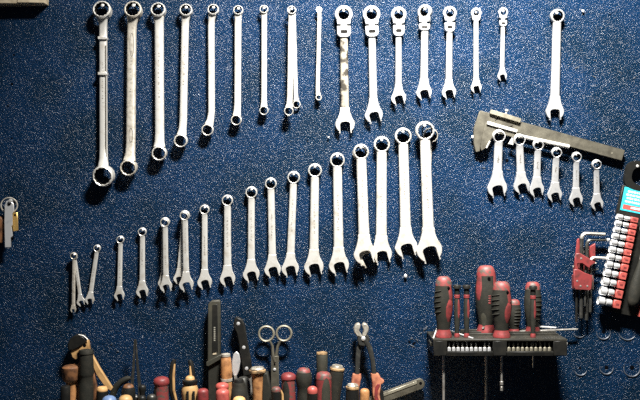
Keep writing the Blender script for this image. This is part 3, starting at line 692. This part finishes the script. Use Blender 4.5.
# little handle ends
turned('awl', 'wooden-topped awl beside the blue knob', 'awl', 102.2, 386.4, 22,
       [('cap', 'wood_pale', [(0, 2), (.6, 4.4), (2.4, 5.4), (4.2, 5.5), (5, 5.0)]), ('grip', 'black', [(4.6, 5.6), (12, 6), ('B', 4.5)])], 0, GH)
turned('screwdriver', 'round blue knob at the bottom edge of the photo', 'screwdriver', 109.2, 395.6, 46,
       [('knob', 'blue', dome(7.4, 7)+[(14, 7.2), ('B', 5)])], 0, GH)
turned('screwdriver', 'pale tan rounded handle end right of the blue knob', 'screwdriver', 125.6, 395.0, 46,
       [('knob', 'tan', dome(7.0, 6)+[(14, 6.8), ('B', 5)])], 0, GH)
turned('screwdriver', 'dark handle with brown worn top behind the pale tan one', 'screwdriver', 128.4, 383.8, 30,
       [('cap', 'wood_dark', [(0, 1.5), (.7, 3.6), (2.2, 5.0), (3.6, 5.4)]), ('grip', 'black', [(3.2, 5.6), (6, 6.6), (14, 7.2), ('B', 5.2)])], -.3, GH)
# curved black plier handle
bm = B(); tube(bm, [W(112, 402, 18), W(113, 394, 18), W(116.4, 386.6, 18), W(121.4, 381.4, 18), W(127, 378.6, 18), W(130.6, 377.8, 18)], [2.6, 3.0, 3.1, 3.0, 2.8, 1.6], 12)
cp_ = thing('curved_pliers', 'pliers with one curved black handle bowing beside the needle-nose blades', 'pliers', W(112, 430, 18))
part('handle', bm, 'rubber', cp_)
bm = B(); tube(bm, [W(112, 400, 18), W(113, 455, 18)], [2.6, 2.6], 10); part('lower_handle', bm, 'black', cp_)
# needle-nose points standing up
nn = thing('needle_nose_pliers', 'long needle-nose pliers standing point up, the tallest thin tool at left', 'pliers', W(135.6, 400, 16))
for s, x0, x1, x2 in ((-1, 134.6, 133.8, 132.2), (1, 135.8, 137.2, 139.4)):
    bm = B(); secs = []
    for (x, y, wd) in ((x0, 339.4, 1.2), (x1, 362, 2.1), (x2, 384, 3.0), (x2+s*.4, 400, 3.4), (x2-s*1.0, 452, 3.4)):
        c = W(x, y, 16); secs.append([c+Vector((a, b, 0)) for a, b in rrect(wd, 2.4, .3, 1)])
    loft(bm, secs); part('jaw', bm, 'dark_steel', nn)
bm = B(); lathe(bm, W(135.6, 398, 14), FWD, [(0, 3.4), (5, 3.4), (5.6, 2.6)], 14); part('pivot', bm, 'steel', nn)
turned('screwdriver', 'small black ball-topped handle right of the needle-nose points', 'screwdriver', 142.4, 384.6, 26,
       [('grip', 'black', dome(3.6, 3.4)+[(6, 3.2), (9, 2.6), ('B', 3)])], 0, GH)
turned('screwdriver', 'low dark grey knob between needle-nose pliers and red handle', 'screwdriver', 151.6, 394.0, 42,
       [('grip', 'dark_steel', dome(4.8, 4)+[('B', 4)])], 0, GH)
turned('screwdriver', 'low black knob just right of the pale tan handle end', 'screwdriver', 142.2, 395.2, 42,
       [('grip', 'black', dome(4.2, 4)+[('B', 4)])], 0, GH)
rh_ = turned('screwdriver', 'red domed handle with dark left flank beside the black-and-tan pliers', 'screwdriver', 161.4, 376.6, 30,
       [('cap', 'red', dome(7.9, 5)+[(6.2, 8.0), (8, 7.2)]), ('grip', 'red_worn', [(7, 7.0), (11, 6.8), (18, 7.2), (26, 7.6), ('B', 5.8)])], 0, GH)
bm = B(); f = 1-30/D; patch(bm, W(161.4, 420, 30), ZV, [(0, 7.2), (60, 7.2)], 22*f, 12*f, -.95, .5, .5); part('dark_panel', bm, 'black', rh_)
# pliers with black-and-tan handles pointing up
pl = thing('combination_pliers', 'pliers with two upright black-and-tan handles either side of the tan ball grip', 'pliers', W(182, 440, 16))
bm = B(); tube(bm, [W(174.6, 359.6, 16), W(173.2, 363, 16), W(171.4, 376, 16), W(171.6, 390, 16), W(175.5, 405, 16), W(180, 425, 16)], [1.6, 2.6, 2.8, 2.8, 2.8, 2.4], 12); hl = part('handle', bm, 'black', pl)
bm = B(); tube(bm, [W(174.6, 364, 18.0), W(173.4, 376, 18.4), W(173.6, 390, 18.4), W(177, 404, 18)], [.9, 1.5, 1.5, 1.2], 10); part('tan_inlay', bm, 'tan', hl)
bm = B(); tube(bm, [W(189.6, 359.8, 16), W(190.8, 363, 16), W(192.6, 374, 16), W(192.4, 390, 16), W(188.5, 405, 16), W(183, 425, 16)], [1.6, 2.6, 2.8, 2.8, 2.8, 2.4], 12); hr = part('handle', bm, 'black', pl)
bm = B(); tube(bm, [W(190.2, 366, 18.0), W(190.8, 376, 18.4), W(190.4, 390, 18.2)], [.9, 1.5, 1.2], 10); part('tan_inlay', bm, 'tan', hr)
bm = B(); poly(bm, [(178, 418), (186, 418), (187, 430), (183.5, 452), (180.5, 452), (177, 430)], 13, 19, .8); part('jaws', bm, 'steel', pl)
tbg = turned('screwdriver', 'tan round-ended handle with black band between the plier handles', 'screwdriver', 190.0, 375.6, 34,
       [('end', 'tan', dome(4.6, 3.4)+[(5.0, 5.4)]), ('band', 'black', [(3.6, 5.4), (4.4, 7.4), (7.2, 7.6), (8.4, 6.8)]), ('ball_grip', 'tan', [(7.6, 5.4), (9.6, 6.8), (13.5, 8.2), (18, 8.4), (24, 7.6), ('B', 5.4)])], 0, GH)
for xo in (-2.4, 3.6):
    bm = B(); c = W(190+xo, 396, 42.2); bx(bm, c.x-1.1, c.x+1.1, c.y-.8, c.y+1.2, c.z-6, c.z+4.5, .3); part('slot', bm, 'black', tbg)
turned('screwdriver', 'small red knob left of the black knife sheath', 'screwdriver', 202.9, 388.4, 40,
       [('knob', 'red', dome(5.7, 4)+[(12, 5.6), ('B', 4.5)])], 0, GH)
# black sheath / snap knife
sn = thing('snap_knife', 'long olive-black snap-off knife standing upright, slanted top and pale lettering', 'knife', W(214, 440, 10))
bm = B(); poly(bm, [(208.4, 303.6), (211.8, 300.4), (220.0, 299.8), (220.4, 302), (220.9, 356), (208.0, 361.5)], 6, 13.5, .8); sb = part('case', bm, 'olive', sn)
bm = B(); poly(bm, [(212.2, 305), (217.6, 304.2), (217.9, 352), (212.0, 353)], 13.3, 13.9, .25); part('raised_panel', bm, 'black', sb)
bm = B(); poly(bm, [(206.6, 364.8), (206.8, 361.2), (220.9, 353.6), (222.4, 355.2), (221.8, 358.2), (209.2, 365.6)], 5, 15.5, .6); part('guard', bm, 'olive', sn)
bm = B(); poly(bm, [(208.6, 362), (220.6, 357), (220.8, 450), (208.8, 450)], 7, 12.4, .5); part('lower_case', bm, 'rubber', sn)
bm = B(); poly(bm, [(220.4, 366), (221.9, 366.4), (221.9, 384), (220.6, 385)], 8, 11, .2); part('blade_edge', bm, 'chrome', sn)
bm = B(); poly(bm, [(212.8, 353.4), (216.4, 352.8), (216.4, 354.2), (212.8, 354.8)], 13.4, 14.0); part('pale_mark', bm, 'board', sb)
bm = B()
for k in range(7):
    y = 327+k*2.1; poly(bm, [(213.8, y), (215.4, y+.1), (215.4, y+1.2), (213.8, y+1.3)], 13.85, 14.0)
part('lettering', bm, 'olive_text', sb)['kind'] = 'stuff'
# wood-handled knife and silver spatula
wk = turned('wood_knife', 'mottled orange-brown wooden handle with metal cap beside the snap knife', 'knife', 225.8, 353.6, 18,
       [('metal_cap', 'worn', [(0, 3.4), (.4, 4.4), (2.6, 4.4), (3.2, 3.8), (4.0, 3.8)]), ('handle', 'wood', [(3.6, 4.4), (5, 5.0), (10, 5.4), (18, 5.9), (26, 5.4), ('B', 5.0)]), ('ferrule', 'worn', [(24.4, 5.0), (24.6, 5.9), (27.2, 5.9), (27.4, 5.0)])], -1.8, GH)
sp = thing('spatula', 'silver oval spatula blade between wooden handle and kitchen knife', 'spatula', W(237, 430, 12))
bm = B(); poly(bm, [(236.6, 351.2), (239.2, 354), (240.4, 361), (239.2, 370), (236.8, 376.6), (234.2, 377.4), (232.0, 371), (232.0, 361), (233.6, 354)], 11, 12.8, .5); part('blade', bm, 'bright', sp)
bm = B(); tube(bm, [W(235.4, 375, 12), W(236.6, 452, 12)], 1.6, 8); part('stem', bm, 'steel', sp)
# kitchen knife
kk = thing('kitchen_knife', 'kitchen knife with black three-rivet handle pointing up', 'knife', W(246, 430, 9))
bm = B(); poly(bm, [(235.0, 317.0), (237.6, 316.4), (242.6, 319.4), (245.2, 326), (247.4, 341), (250.6, 356), (252.8, 374), (243.0, 377), (241.4, 362), (239.2, 346), (236.6, 333), (233.4, 325.4)], 6, 12, 1.2); hn = part('handle', bm, 'black', kk)
for x, y in ((238.3, 323.6), (243.8, 347.4), (246.6, 368.4)):
    bm = B(); lathe(bm, W(x, y, 12), FWD, [(-.6, 1.7), (.3, 1.7), (.55, 1.0)], 14); part('rivet', bm, 'bright', hn)
bm = B(); poly(bm, [(244, 374), (252, 372), (258, 446), (252, 455), (246, 440)], 8.4, 9.6, .2); part('blade', bm, 'steel', kk)
# red knobs, black bottle-like handle
turned('screwdriver', 'rear red knob of the two stacked below the wooden knife', 'screwdriver', 222.2, 382.6, 34,
       [('knob', 'pink_red', dome(6.6, 4)+[(6, 6.4), (8, 5.0), ('B', 4.2)])], 0, GH)
turned('screwdriver', 'front red knob of the two stacked below the wooden knife', 'screwdriver', 222.6, 388.6, 50,
       [('knob', 'pink_red', dome(6.8, 5)+[(12, 6.6), ('B', 5)])], 0, GH)
bt = turned('nut_driver', 'black shouldered handle below the silver spatula', 'screwdriver', 239.0, 378.8, 32,
       [('cap', 'black', [(0, 2.5), (.5, 4.4), (2.4, 5.0), (4, 5.2)]), ('grip', 'rubber', [(3.6, 6.0), (6, 6.6), (9, 6.8), (10, 7.4), (20, 8.2), ('B', 6)])], 0, GH)
bm = B(); lathe(bm, W(243.4, 386, 22), ZV, [(-60, 7.0), (0, 7.0), (5, 6.0), (8.4, 4.0), (9.4, 1.0)], 18)
o = part('file', bm, 'dark_steel', None, W(243.4, 440, 22)); tag(o, 'dark grey rounded handle behind the black shouldered one', 'file', GH)
turned('screwdriver', 'pale tan dome peeking up below the black shouldered handle', 'screwdriver', 239.2, 396.4, 52,
       [('knob', 'wood_pale', dome(6.4, 4.6)+[('B', 5)])], 0, GH)
# silver-capped chisel with wood front
sc = turned('chisel', 'silver-capped chisel with yellow wood face and black flank', 'chisel', 257.4, 366.8, 30,
       [('striking_cap', 'cap_steel', [(0, 3), (.5, 6.0), (1.8, 7.0), (3.0, 6.6)]), ('rim', 'rim_tan', [(2.6, 6.6), (3.2, 8.4), (5.0, 8.4), (6, 6.8)]), ('handle', 'wood', [(5.4, 6.2), (14, 6.0), (26, 5.4), ('B', 5)])], -1.2, GH)
bm = B(); poly(bm, [(263.5, 372), (268.0, 371.4), (270.6, 386), (273.0, 450), (262.0, 450), (262.4, 392)], 22, 34, 1.2); part('black_flank', bm, 'rubber', sc)
# scissors
ss = thing('scissors', 'worn steel scissors standing with two ring handles up', 'scissors', W(275, 400, 10))
for cx, cy in ((266.4, 333.8), (284.0, 333.4)):
    c = W(cx, cy, 10); bm = B(); pts = []
    secs = []
    for k in range(32):
        a = 2*PI*k/32; dr = Vector((math.cos(a), 0, math.sin(a)))
        cc = c+dr*7.3; secs.append([cc+dr*(1.2*math.cos(q))+FWD*(1.5*math.sin(q)) for q in [2*PI*j/8 for j in range(8)]])
    loft(bm, secs, closed=True); part('finger_ring', bm, 'bronze_light', ss)
bm = B(); tube(bm, [W(269.6, 340.4, 10), W(272.4, 346, 10.2), W(272.8, 355, 10.8), W(275, 362, 11)], [1.2, 1.4, 1.8, 1.8], 10); part('shank', bm, 'bronze', ss)
bm = B(); tube(bm, [W(280.8, 340.2, 10), W(277.8, 346, 9.8), W(276.4, 355, 9.2), W(275, 362, 9)], [1.2, 1.4, 1.8, 1.8], 10); part('shank', bm, 'bronze', ss)
bm = B(); poly(bm, [(271.2, 356.2), (278.8, 355.8), (278.0, 376), (276.6, 452), (274.6, 452), (271.0, 385)], 10, 12, .35); bl = part('blade', bm, 'bronze', ss)
bm = B(); poly(bm, [(271.6, 357), (278.4, 357), (279.2, 385), (276.4, 452), (274.8, 452), (272.4, 380)], 7.8, 9.8, .35); part('blade', bm, 'bronze', ss)
bm = B(); lathe(bm, W(274.6, 369.4, 12), FWD, [(-.5, 1.5), (.6, 1.5), (.9, .9)], 12); part('pivot_screw', bm, 'bright', ss)
for x, y in ((274.6, 364.4),):
    bm = B(); lathe(bm, W(x, y, 12), FWD, [(-.4, .9), (.2, .9)], 10); part('pit', bm, 'hole', bl)
tb_ = turned('screwdriver', 'small dark knob with red tint before the scissor blades', 'screwdriver', 276.2, 386.6, 40,
       [('knob', 'red_worn', dome(4.8, 3.6)+[(5, 4.8)]), ('grip', 'black', [(4.6, 4.9), ('B', 4.6)])], 0, GH)
bm = B(); tube(bm, [W(280.6, 390, 40), W(282.4, 394, 40), W(283.0, 412, 40)], [.8, 1.1, 1.1], 8); part('yellow_strip', bm, 'tan', tb_)
# red and black handles in the middle
h1 = turned('screwdriver', 'red flat-domed handle with black panel right of the scissors', 'screwdriver', 288.4, 372.6, 30,
       [('cap', 'red', dome(7.6, 5)+[(6.0, 7.6), (6.6, 7.0)]), ('grip', 'red_worn', [(6.2, 6.8), (12, 7.0), (24, 7.3), ('B', 6)])], 0, GH)
bm = B(); patch(bm, W(288.4, 420, 30), ZV, [(0, 7.1), (60, 7.1)], 26*.96, 14, -.35, .55, .4); part('black_panel', bm, 'rubber', h1)
turned('screwdriver', 'black bulbous handle with worn red top', 'screwdriver', 303.8, 367.6, 32,
       [('cap', 'red_worn', [(0, 2), (.7, 4.6), (2.4, 6.2), (4.6, 6.9)]), ('grip', 'rubber', [(4.2, 6.9), (8, 8.0), (13, 8.2), (18, 7.2), (22, 6.4), (27, 6.8), ('B', 6)])], 0, GH)
turned('screwdriver', 'low bright red knob between two larger handles', 'screwdriver', 312.4, 386.2, 52,
       [('knob', 'pink_red', dome(5.2, 4.6)+[(7, 5.0)]), ('grip', 'black', [(6.6, 5.2), ('B', 5)])], 0, GH)
turned('chisel', 'olive cylinder with worn tan rim standing tallest behind the red handles', 'chisel', 322.0, 352.0, 16,
       [('rim', 'rim_tan', [(0, 4.4), (.3, 5.4), (1.8, 5.6), (2.2, 4.8)]), ('handle', 'olive', [(1.8, 5.3), (4, 5.8), (16, 5.6), (22, 5.2), ('B', 4.6)])], 0, GH)
h2 = turned('screwdriver', 'broad red and olive handle in front of the tan-rimmed cylinder', 'screwdriver', 323.6, 371.6, 32,
       [('cap', 'red_worn', dome(7.6, 4.6)+[(5.6, 8.0), (7, 8.0)]), ('grip', 'red', [(6.6, 7.9), (18, 8.0), (30, 8.0), ('B', 6.5)])], 0, GH)
bm = B(); patch(bm, W(323.6, 420, 32), ZV, [(0, 7.9), (60, 7.9)], 24, 18, .36, .62, .4); part('olive_panel', bm, 'olive', h2)
turned('chisel', 'dark chisel handle leaning right with tilted silver striking cap', 'chisel', 337.6, 364.6, 24,
       [('striking_cap', 'cap_steel', [(0, 2.6), (.6, 5.0), (2.2, 6.0), (3.2, 6.0)]), ('rim', 'rim_tan', [(3.0, 6.4), (3.4, 7.4), (5.0, 7.4), (5.6, 6.6)]), ('handle', 'rubber', [(5.2, 6.9), (12, 7.2), (26, 6.2), ('B', 5)])], 6.5, GH)
# end-cutting pincers
pn = thing('end_cutting_pincers', 'black end-cutting pincers with jaws up and orange-red grips', 'pincers', W(365, 420, 14))
def jaw(sx, name):
    o = [(361.2+sx*1.0, 324.4), (361.2+sx*2.2, 322.6), (361.2+sx*5.4, 323.6), (361.2+sx*7.4, 327.0), (361.0+sx*7.0, 331.4), (361.4+sx*4.6, 335.6), (362+sx*.4, 336.6), (361.8+sx*.6, 334.0), (361.2+sx*2.2, 331.0), (361.2+sx*2.0, 328.6), (361.2+sx*1.2, 327.2)]
    bm = B(); poly(bm, o, 9, 17, .7); return part(name, bm, 'cap_steel', pn)
jaw(-1, 'jaw'); jaw(1, 'jaw')
bm = B(); poly(bm, [(357.6, 332.4), (362, 335.0), (368.2, 334.6), (369.8, 339.0), (368.6, 343), (364, 346), (358.8, 345), (357.2, 340)], 10, 16.4, .8); part('joint', bm, 'dark_steel', pn)
bm = B(); lathe(bm, W(363.4, 338.6, 16.4), FWD, [(-.5, 2.2), (.7, 2.2), (1.3, 1.3)], 14); part('pivot_rivet', bm, 'bright', pn)
def limb(pts, wd, th, d, m, name, parent):
    bm = B(); secs = []
    for (x, y), w_ in zip(pts, wd):
        c = W(x, y, d); secs.append([c+Vector((a, b, 0)) for a, b in rrect(w_, th, min(w_, th)*.35, 2)])
    loft(bm, secs); return part(name, bm, m, parent)
limb([(361.6, 339), (358.8, 348), (357.6, 360), (357.2, 378)], [5.0, 5.2, 4.8, 4.6], 4.6, 11.6, 'dark_steel', 'arm', pn)
limb([(364.2, 338), (369.4, 347), (372.6, 360), (374.6, 378)], [5.0, 5.6, 4.8, 4.6], 4.6, 15.0, 'dark_steel', 'arm', pn)
limb([(356.8, 374.0), (356.6, 377), (355.0, 388), (352.5, 404), (351, 450)], [8.0, 9.6, 8.4, 7.6, 6.6], 7.4, 12, 'orange', 'grip', pn)
g = limb([(374.6, 373.4), (375.4, 376), (376.6, 382), (376.0, 392), (378.4, 404), (378, 450)], [7.4, 9.2, 9.6, 8.2, 7.6, 6.6], 7.4, 15, 'orange', 'grip', pn)
bm = B(); poly(bm, [(379, 376.4), (383.6, 379.8), (384.2, 382), (380.4, 384.4)], 12, 18, .8); part('grip_lip', bm, 'orange', g)
bm = B(); poly(bm, [(375.0, 387), (377.8, 383.6), (380.2, 384.2), (378.0, 390), (377.6, 396), (380.4, 404), (375.6, 404), (374.4, 395)], 18.4, 19.4, .3); part('red_inlay', bm, 'red', g)
bm = B(); poly(bm, [(380.6, 388), (383, 390.5), (384.4, 404), (380.6, 404), (379.4, 394)], 14, 18.5, .5); part('black_edge', bm, 'black', g)
# silver ring topped handle before the pincers, tan knob
sr_ = turned('nut_driver', 'black nut driver handle with open silver ring top before the pincer grip', 'screwdriver', 352.6, 384.0, 36,
       [('ring', 'cap_steel', [(1.6, 2.0), (.2, 3.0), (0, 4.8), (1.4, 5.8), (2.6, 5.6)]), ('rim', 'rim_tan', [(2.2, 5.8), (2.8, 6.8), (4.4, 6.8), (5, 6.2)]), ('grip', 'black', [(4.6, 6.4), (14, 6.8), ('B', 5.6)])], 1.2, GH)
turned('screwdriver', 'small tan worn knob between the two pincer grips', 'screwdriver', 364.6, 388.4, 28,
       [('knob', 'wood', dome(4.8, 4)+[(12, 4.8), ('B', 4.2)])], 0, GH)
# rasp
rs = thing('rasp', 'flat toothed silver rasp blade slanting up to the right with a hole', 'rasp', W(404, 391, 8))
ta = math.atan2(-15.6, 42); ca, sa = math.cos(ta), math.sin(ta)
def rp(u, v): return (382+u*ca-v*sa, 397.6+u*sa+v*ca)
out = [rp(-24, -5.4)]
for k in range(22): out += [rp(-22+k*2.8, -5.4), rp(-20.8+k*2.8, -4.9)]
out += [rp(40.5, -5.2)]+[rp(40.5+4.6*math.cos(math.radians(a)), 5.2*math.sin(math.radians(a))) for a in (-60, -30, 0, 30, 60)]+[rp(40.5, 5.2)]
for k in range(22): out += [rp(39-k*2.8, 5.4), rp(37.8-k*2.8, 4.9)]
out += [rp(-24, 5.4)]
bm = B(); poly(bm, out, 5, 8, .25); rb_ = part('blade', bm, 'bronze', rs)
bm = B(); poly(bm, [rp(-20, -3.6), rp(38, -3.6), rp(38, -.6), rp(-20, -.6)], 7.9, 8.6, .3); part('bevel_strip', bm, 'bronze_light', rb_)
bm = B(); c = W(*rp(41.2, 0), 8); lathe(bm, c, FWD, [(-.5, 1.5), (.15, 1.5)], 12); part('hanging_hole', bm, 'hole', rb_)

# ------------------------------------------------------------------ keys at the left edge
kr = thing('key_ring', 'thin steel split ring holding keys at the left edge', 'key ring', W(10.6, 203, 7))
bm = B(); secs = []
c = W(9.2, 205.4, 7)
for k in range(36):
    a = 2*PI*k/36; dr = Vector((math.cos(a), .18*math.cos(a), math.sin(a))); secs.append([c+dr*7.6+dr*(.65*math.cos(q))+FWD*(.65*math.sin(q)) for q in [2*PI*j/6 for j in range(6)]])
loft(bm, secs, closed=True); part('ring', bm, 'worn', kr)
def key(pts, d0, d1, m, label, tag_at, hole):
    root = thing('key', label, 'key', W(*tag_at, d0), 'keys on the ring at the left edge')
    bm = B(); poly(bm, pts, d0, d1, .3); o = part('key_blade', bm, m, root)
    bm = B(); lathe(bm, W(*hole, d1), FWD, [(-.4, 1.1), (.15, 1.1)], 10); part('key_hole', bm, 'hole', o)
key([(5.0, 206), (6.4, 201), (10.4, 200.2), (13.6, 203.6), (14.2, 211), (12.4, 213.6), (12.6, 225), (11.4, 226.4), (12.8, 236), (10.6, 238), (10.9, 247.2), (5.2, 247.4), (4.6, 222)], 9, 11, 'bright', 'long silver key in front, hanging straight down', (8, 222), (9, 204.5))
key([(12.4, 213.2), (17.6, 212.0), (18.2, 230.6), (13.6, 231.4), (12.6, 226)], 5.5, 7.5, 'brass', 'brass key showing behind the right side of the silver key', (15, 222), (15, 215))
bm = B(); poly(bm, [(-6, 219), (0, 216), (3.4, 219.2), (4.0, 226), (2.8, 243), (-6, 244)], 5, 8, 1.0)
o = part('key_fob', bm, 'wood_dark', None, W(0, 230, 6)); tag(o, 'dark reddish key fob cut off by the left edge', 'key fob')
nail(10.6, 200.6, 13, 1.7)

# ------------------------------------------------------------------ wooden ledge at the top-left corner
lg = thing('wooden_ledge', 'underside edge of a pale wooden board in the top left corner', 'board', W(20, -10, 8))
f = 1-14/D
bm = B(); bx(bm, (-30-320)*f, (16.6-320)*f, -14, 0, (200-3.2)*f, (200+20)*f, .5); part('plank', bm, 'board', lg)
bm = B(); bx(bm, (16.9-320)*f, (44.0-320)*f, -14, 0, (200-2.8)*f, (200+20)*f, .5); part('plank', bm, 'board', lg)

# ------------------------------------------------------------------ wall damage: spare nails, nail holes, ring dents, chips
for x, y, r in ((583.2, 11.0, 1.3), (405.6, 275.8, 1.8), (328.5, 137.2, 1.0), (522.8, 196.6, .8), (12.2, 170, .5)):
    nail(x, y, 2.6, r*.8)
def ring_dent(x, y, r, wd=1.2, a0=0, a1=360):
    bm = B(); c = W(x, y, 0); secs = []; n = 26
    for k in range(n+1):
        a = math.radians(a0+(a1-a0)*k/n); dr = Vector((math.cos(a), 0, math.sin(a)))
        e = 1. if a1-a0 >= 360 else math.sin(PI*min(1, max(.05, k/n)))**.5
        h = .75*e+.1
        secs.append([c+dr*(r-wd*e)+Vector((0, .3, 0)), c+dr*(r-wd*.3*e)+FWD*h, c+dr*(r+wd*.3*e)+FWD*h*.9, c+dr*(r+wd*e)+Vector((0, .3, 0))])
    loft(bm, secs, cap=True); part('ring_dent', bm, 'scuff_and_glint', wall, ang=80)  # pale arcs: light on the dent rims painted in, with scuffed edges
for x, y, r, a0, a1 in ((579.5, 331, 6.5, 200, 320), (603.5, 332.5, 6.8, 170, 400), (627.5, 331, 9, 190, 330), (580.5, 369, 6.5, 190, 350), (606.5, 367.5, 6.8, 170, 370), (632, 368.5, 8.2, 150, 420), (490, 118, .1, 0, 1)):
    if r > 1: ring_dent(x, y, r, 1.0, a0, a1)
for x, y, r in ((530.2, 13.2, 1.0), (307.5, 141, .9), (14, 55, 1.1), (12, 84, 1.3), (8, 106, 1.0), (12, 138, .9), (405, 272, .8), (480.4, 161, 1.8), (507, 160.6, 1.7), (603.6, 331.5, 2.0), (606.5, 367.5, 2.0), (632, 367.5, 2.2), (580, 368, 1.4), (407.6, 275.4, .9), (610, 14.5, .8), (179.5, 240, .9), (453, 36.5, 2.2), (427, 367.6, 1.0)):
    bm = B(); lathe(bm, W(x, y, 0), FWD, [(-.6, r), (.12, r), (.22, r*.8)], 10); part('nail_hole', bm, 'hole', wall)
def chip(x, y, w_, h_, rot, m='scuff_and_glint', th=.6):
    n = 9; pts = []
    for k in range(n):
        a = 2*PI*k/n; q = random.uniform(.6, 1.15); px, py = w_*q*math.cos(a), h_*q*math.sin(a)
        cr, sr = math.cos(rot), math.sin(rot); pts.append((x+px*cr-py*sr, y+px*sr+py*cr))
    bm = B(); poly(bm, pts, -.3, th, .3); part('paint_chip', bm, m, wall)
for a in ((409.5, 342, 2.2, 1.2, .4, 'hole', .3), (414, 343.5, 2.6, 1.6, -.5, 'hole', .35), (411.5, 338.5, 2.2, .8, -.6), (417, 340.0, 1.8, .7, .9), (425.5, 328.6, 3.4, 1.2, -.75), (421, 333, 1.5, .7, -.6), (413, 346.2, 3.0, .7, .45), (429.5, 334, 1.6, .8, -.3),
          (456.6, 40.6, 2.2, .7, -.9), (483.5, 167.6, 2.4, .8, .15), (508, 169.4, 2.6, .7, .1), (583, 13.8, 2.2, .6, -.7), (576.5, 67.6, 2.6, .8, -.25), (594, 76.6, 1.9, .7, .3), (620, 72, 2.4, .7, .5), (572, 36, 1.9, .6, -.5), (594.6, 60, 1.4, .6, 0), (617, 196, 2.2, .9, .6), (634, 78, 2.6, .8, -.7), (118, 351.5, 1.6, .9, .3), (112, 344, 1.5, .8, -.4)):
    chip(*a)
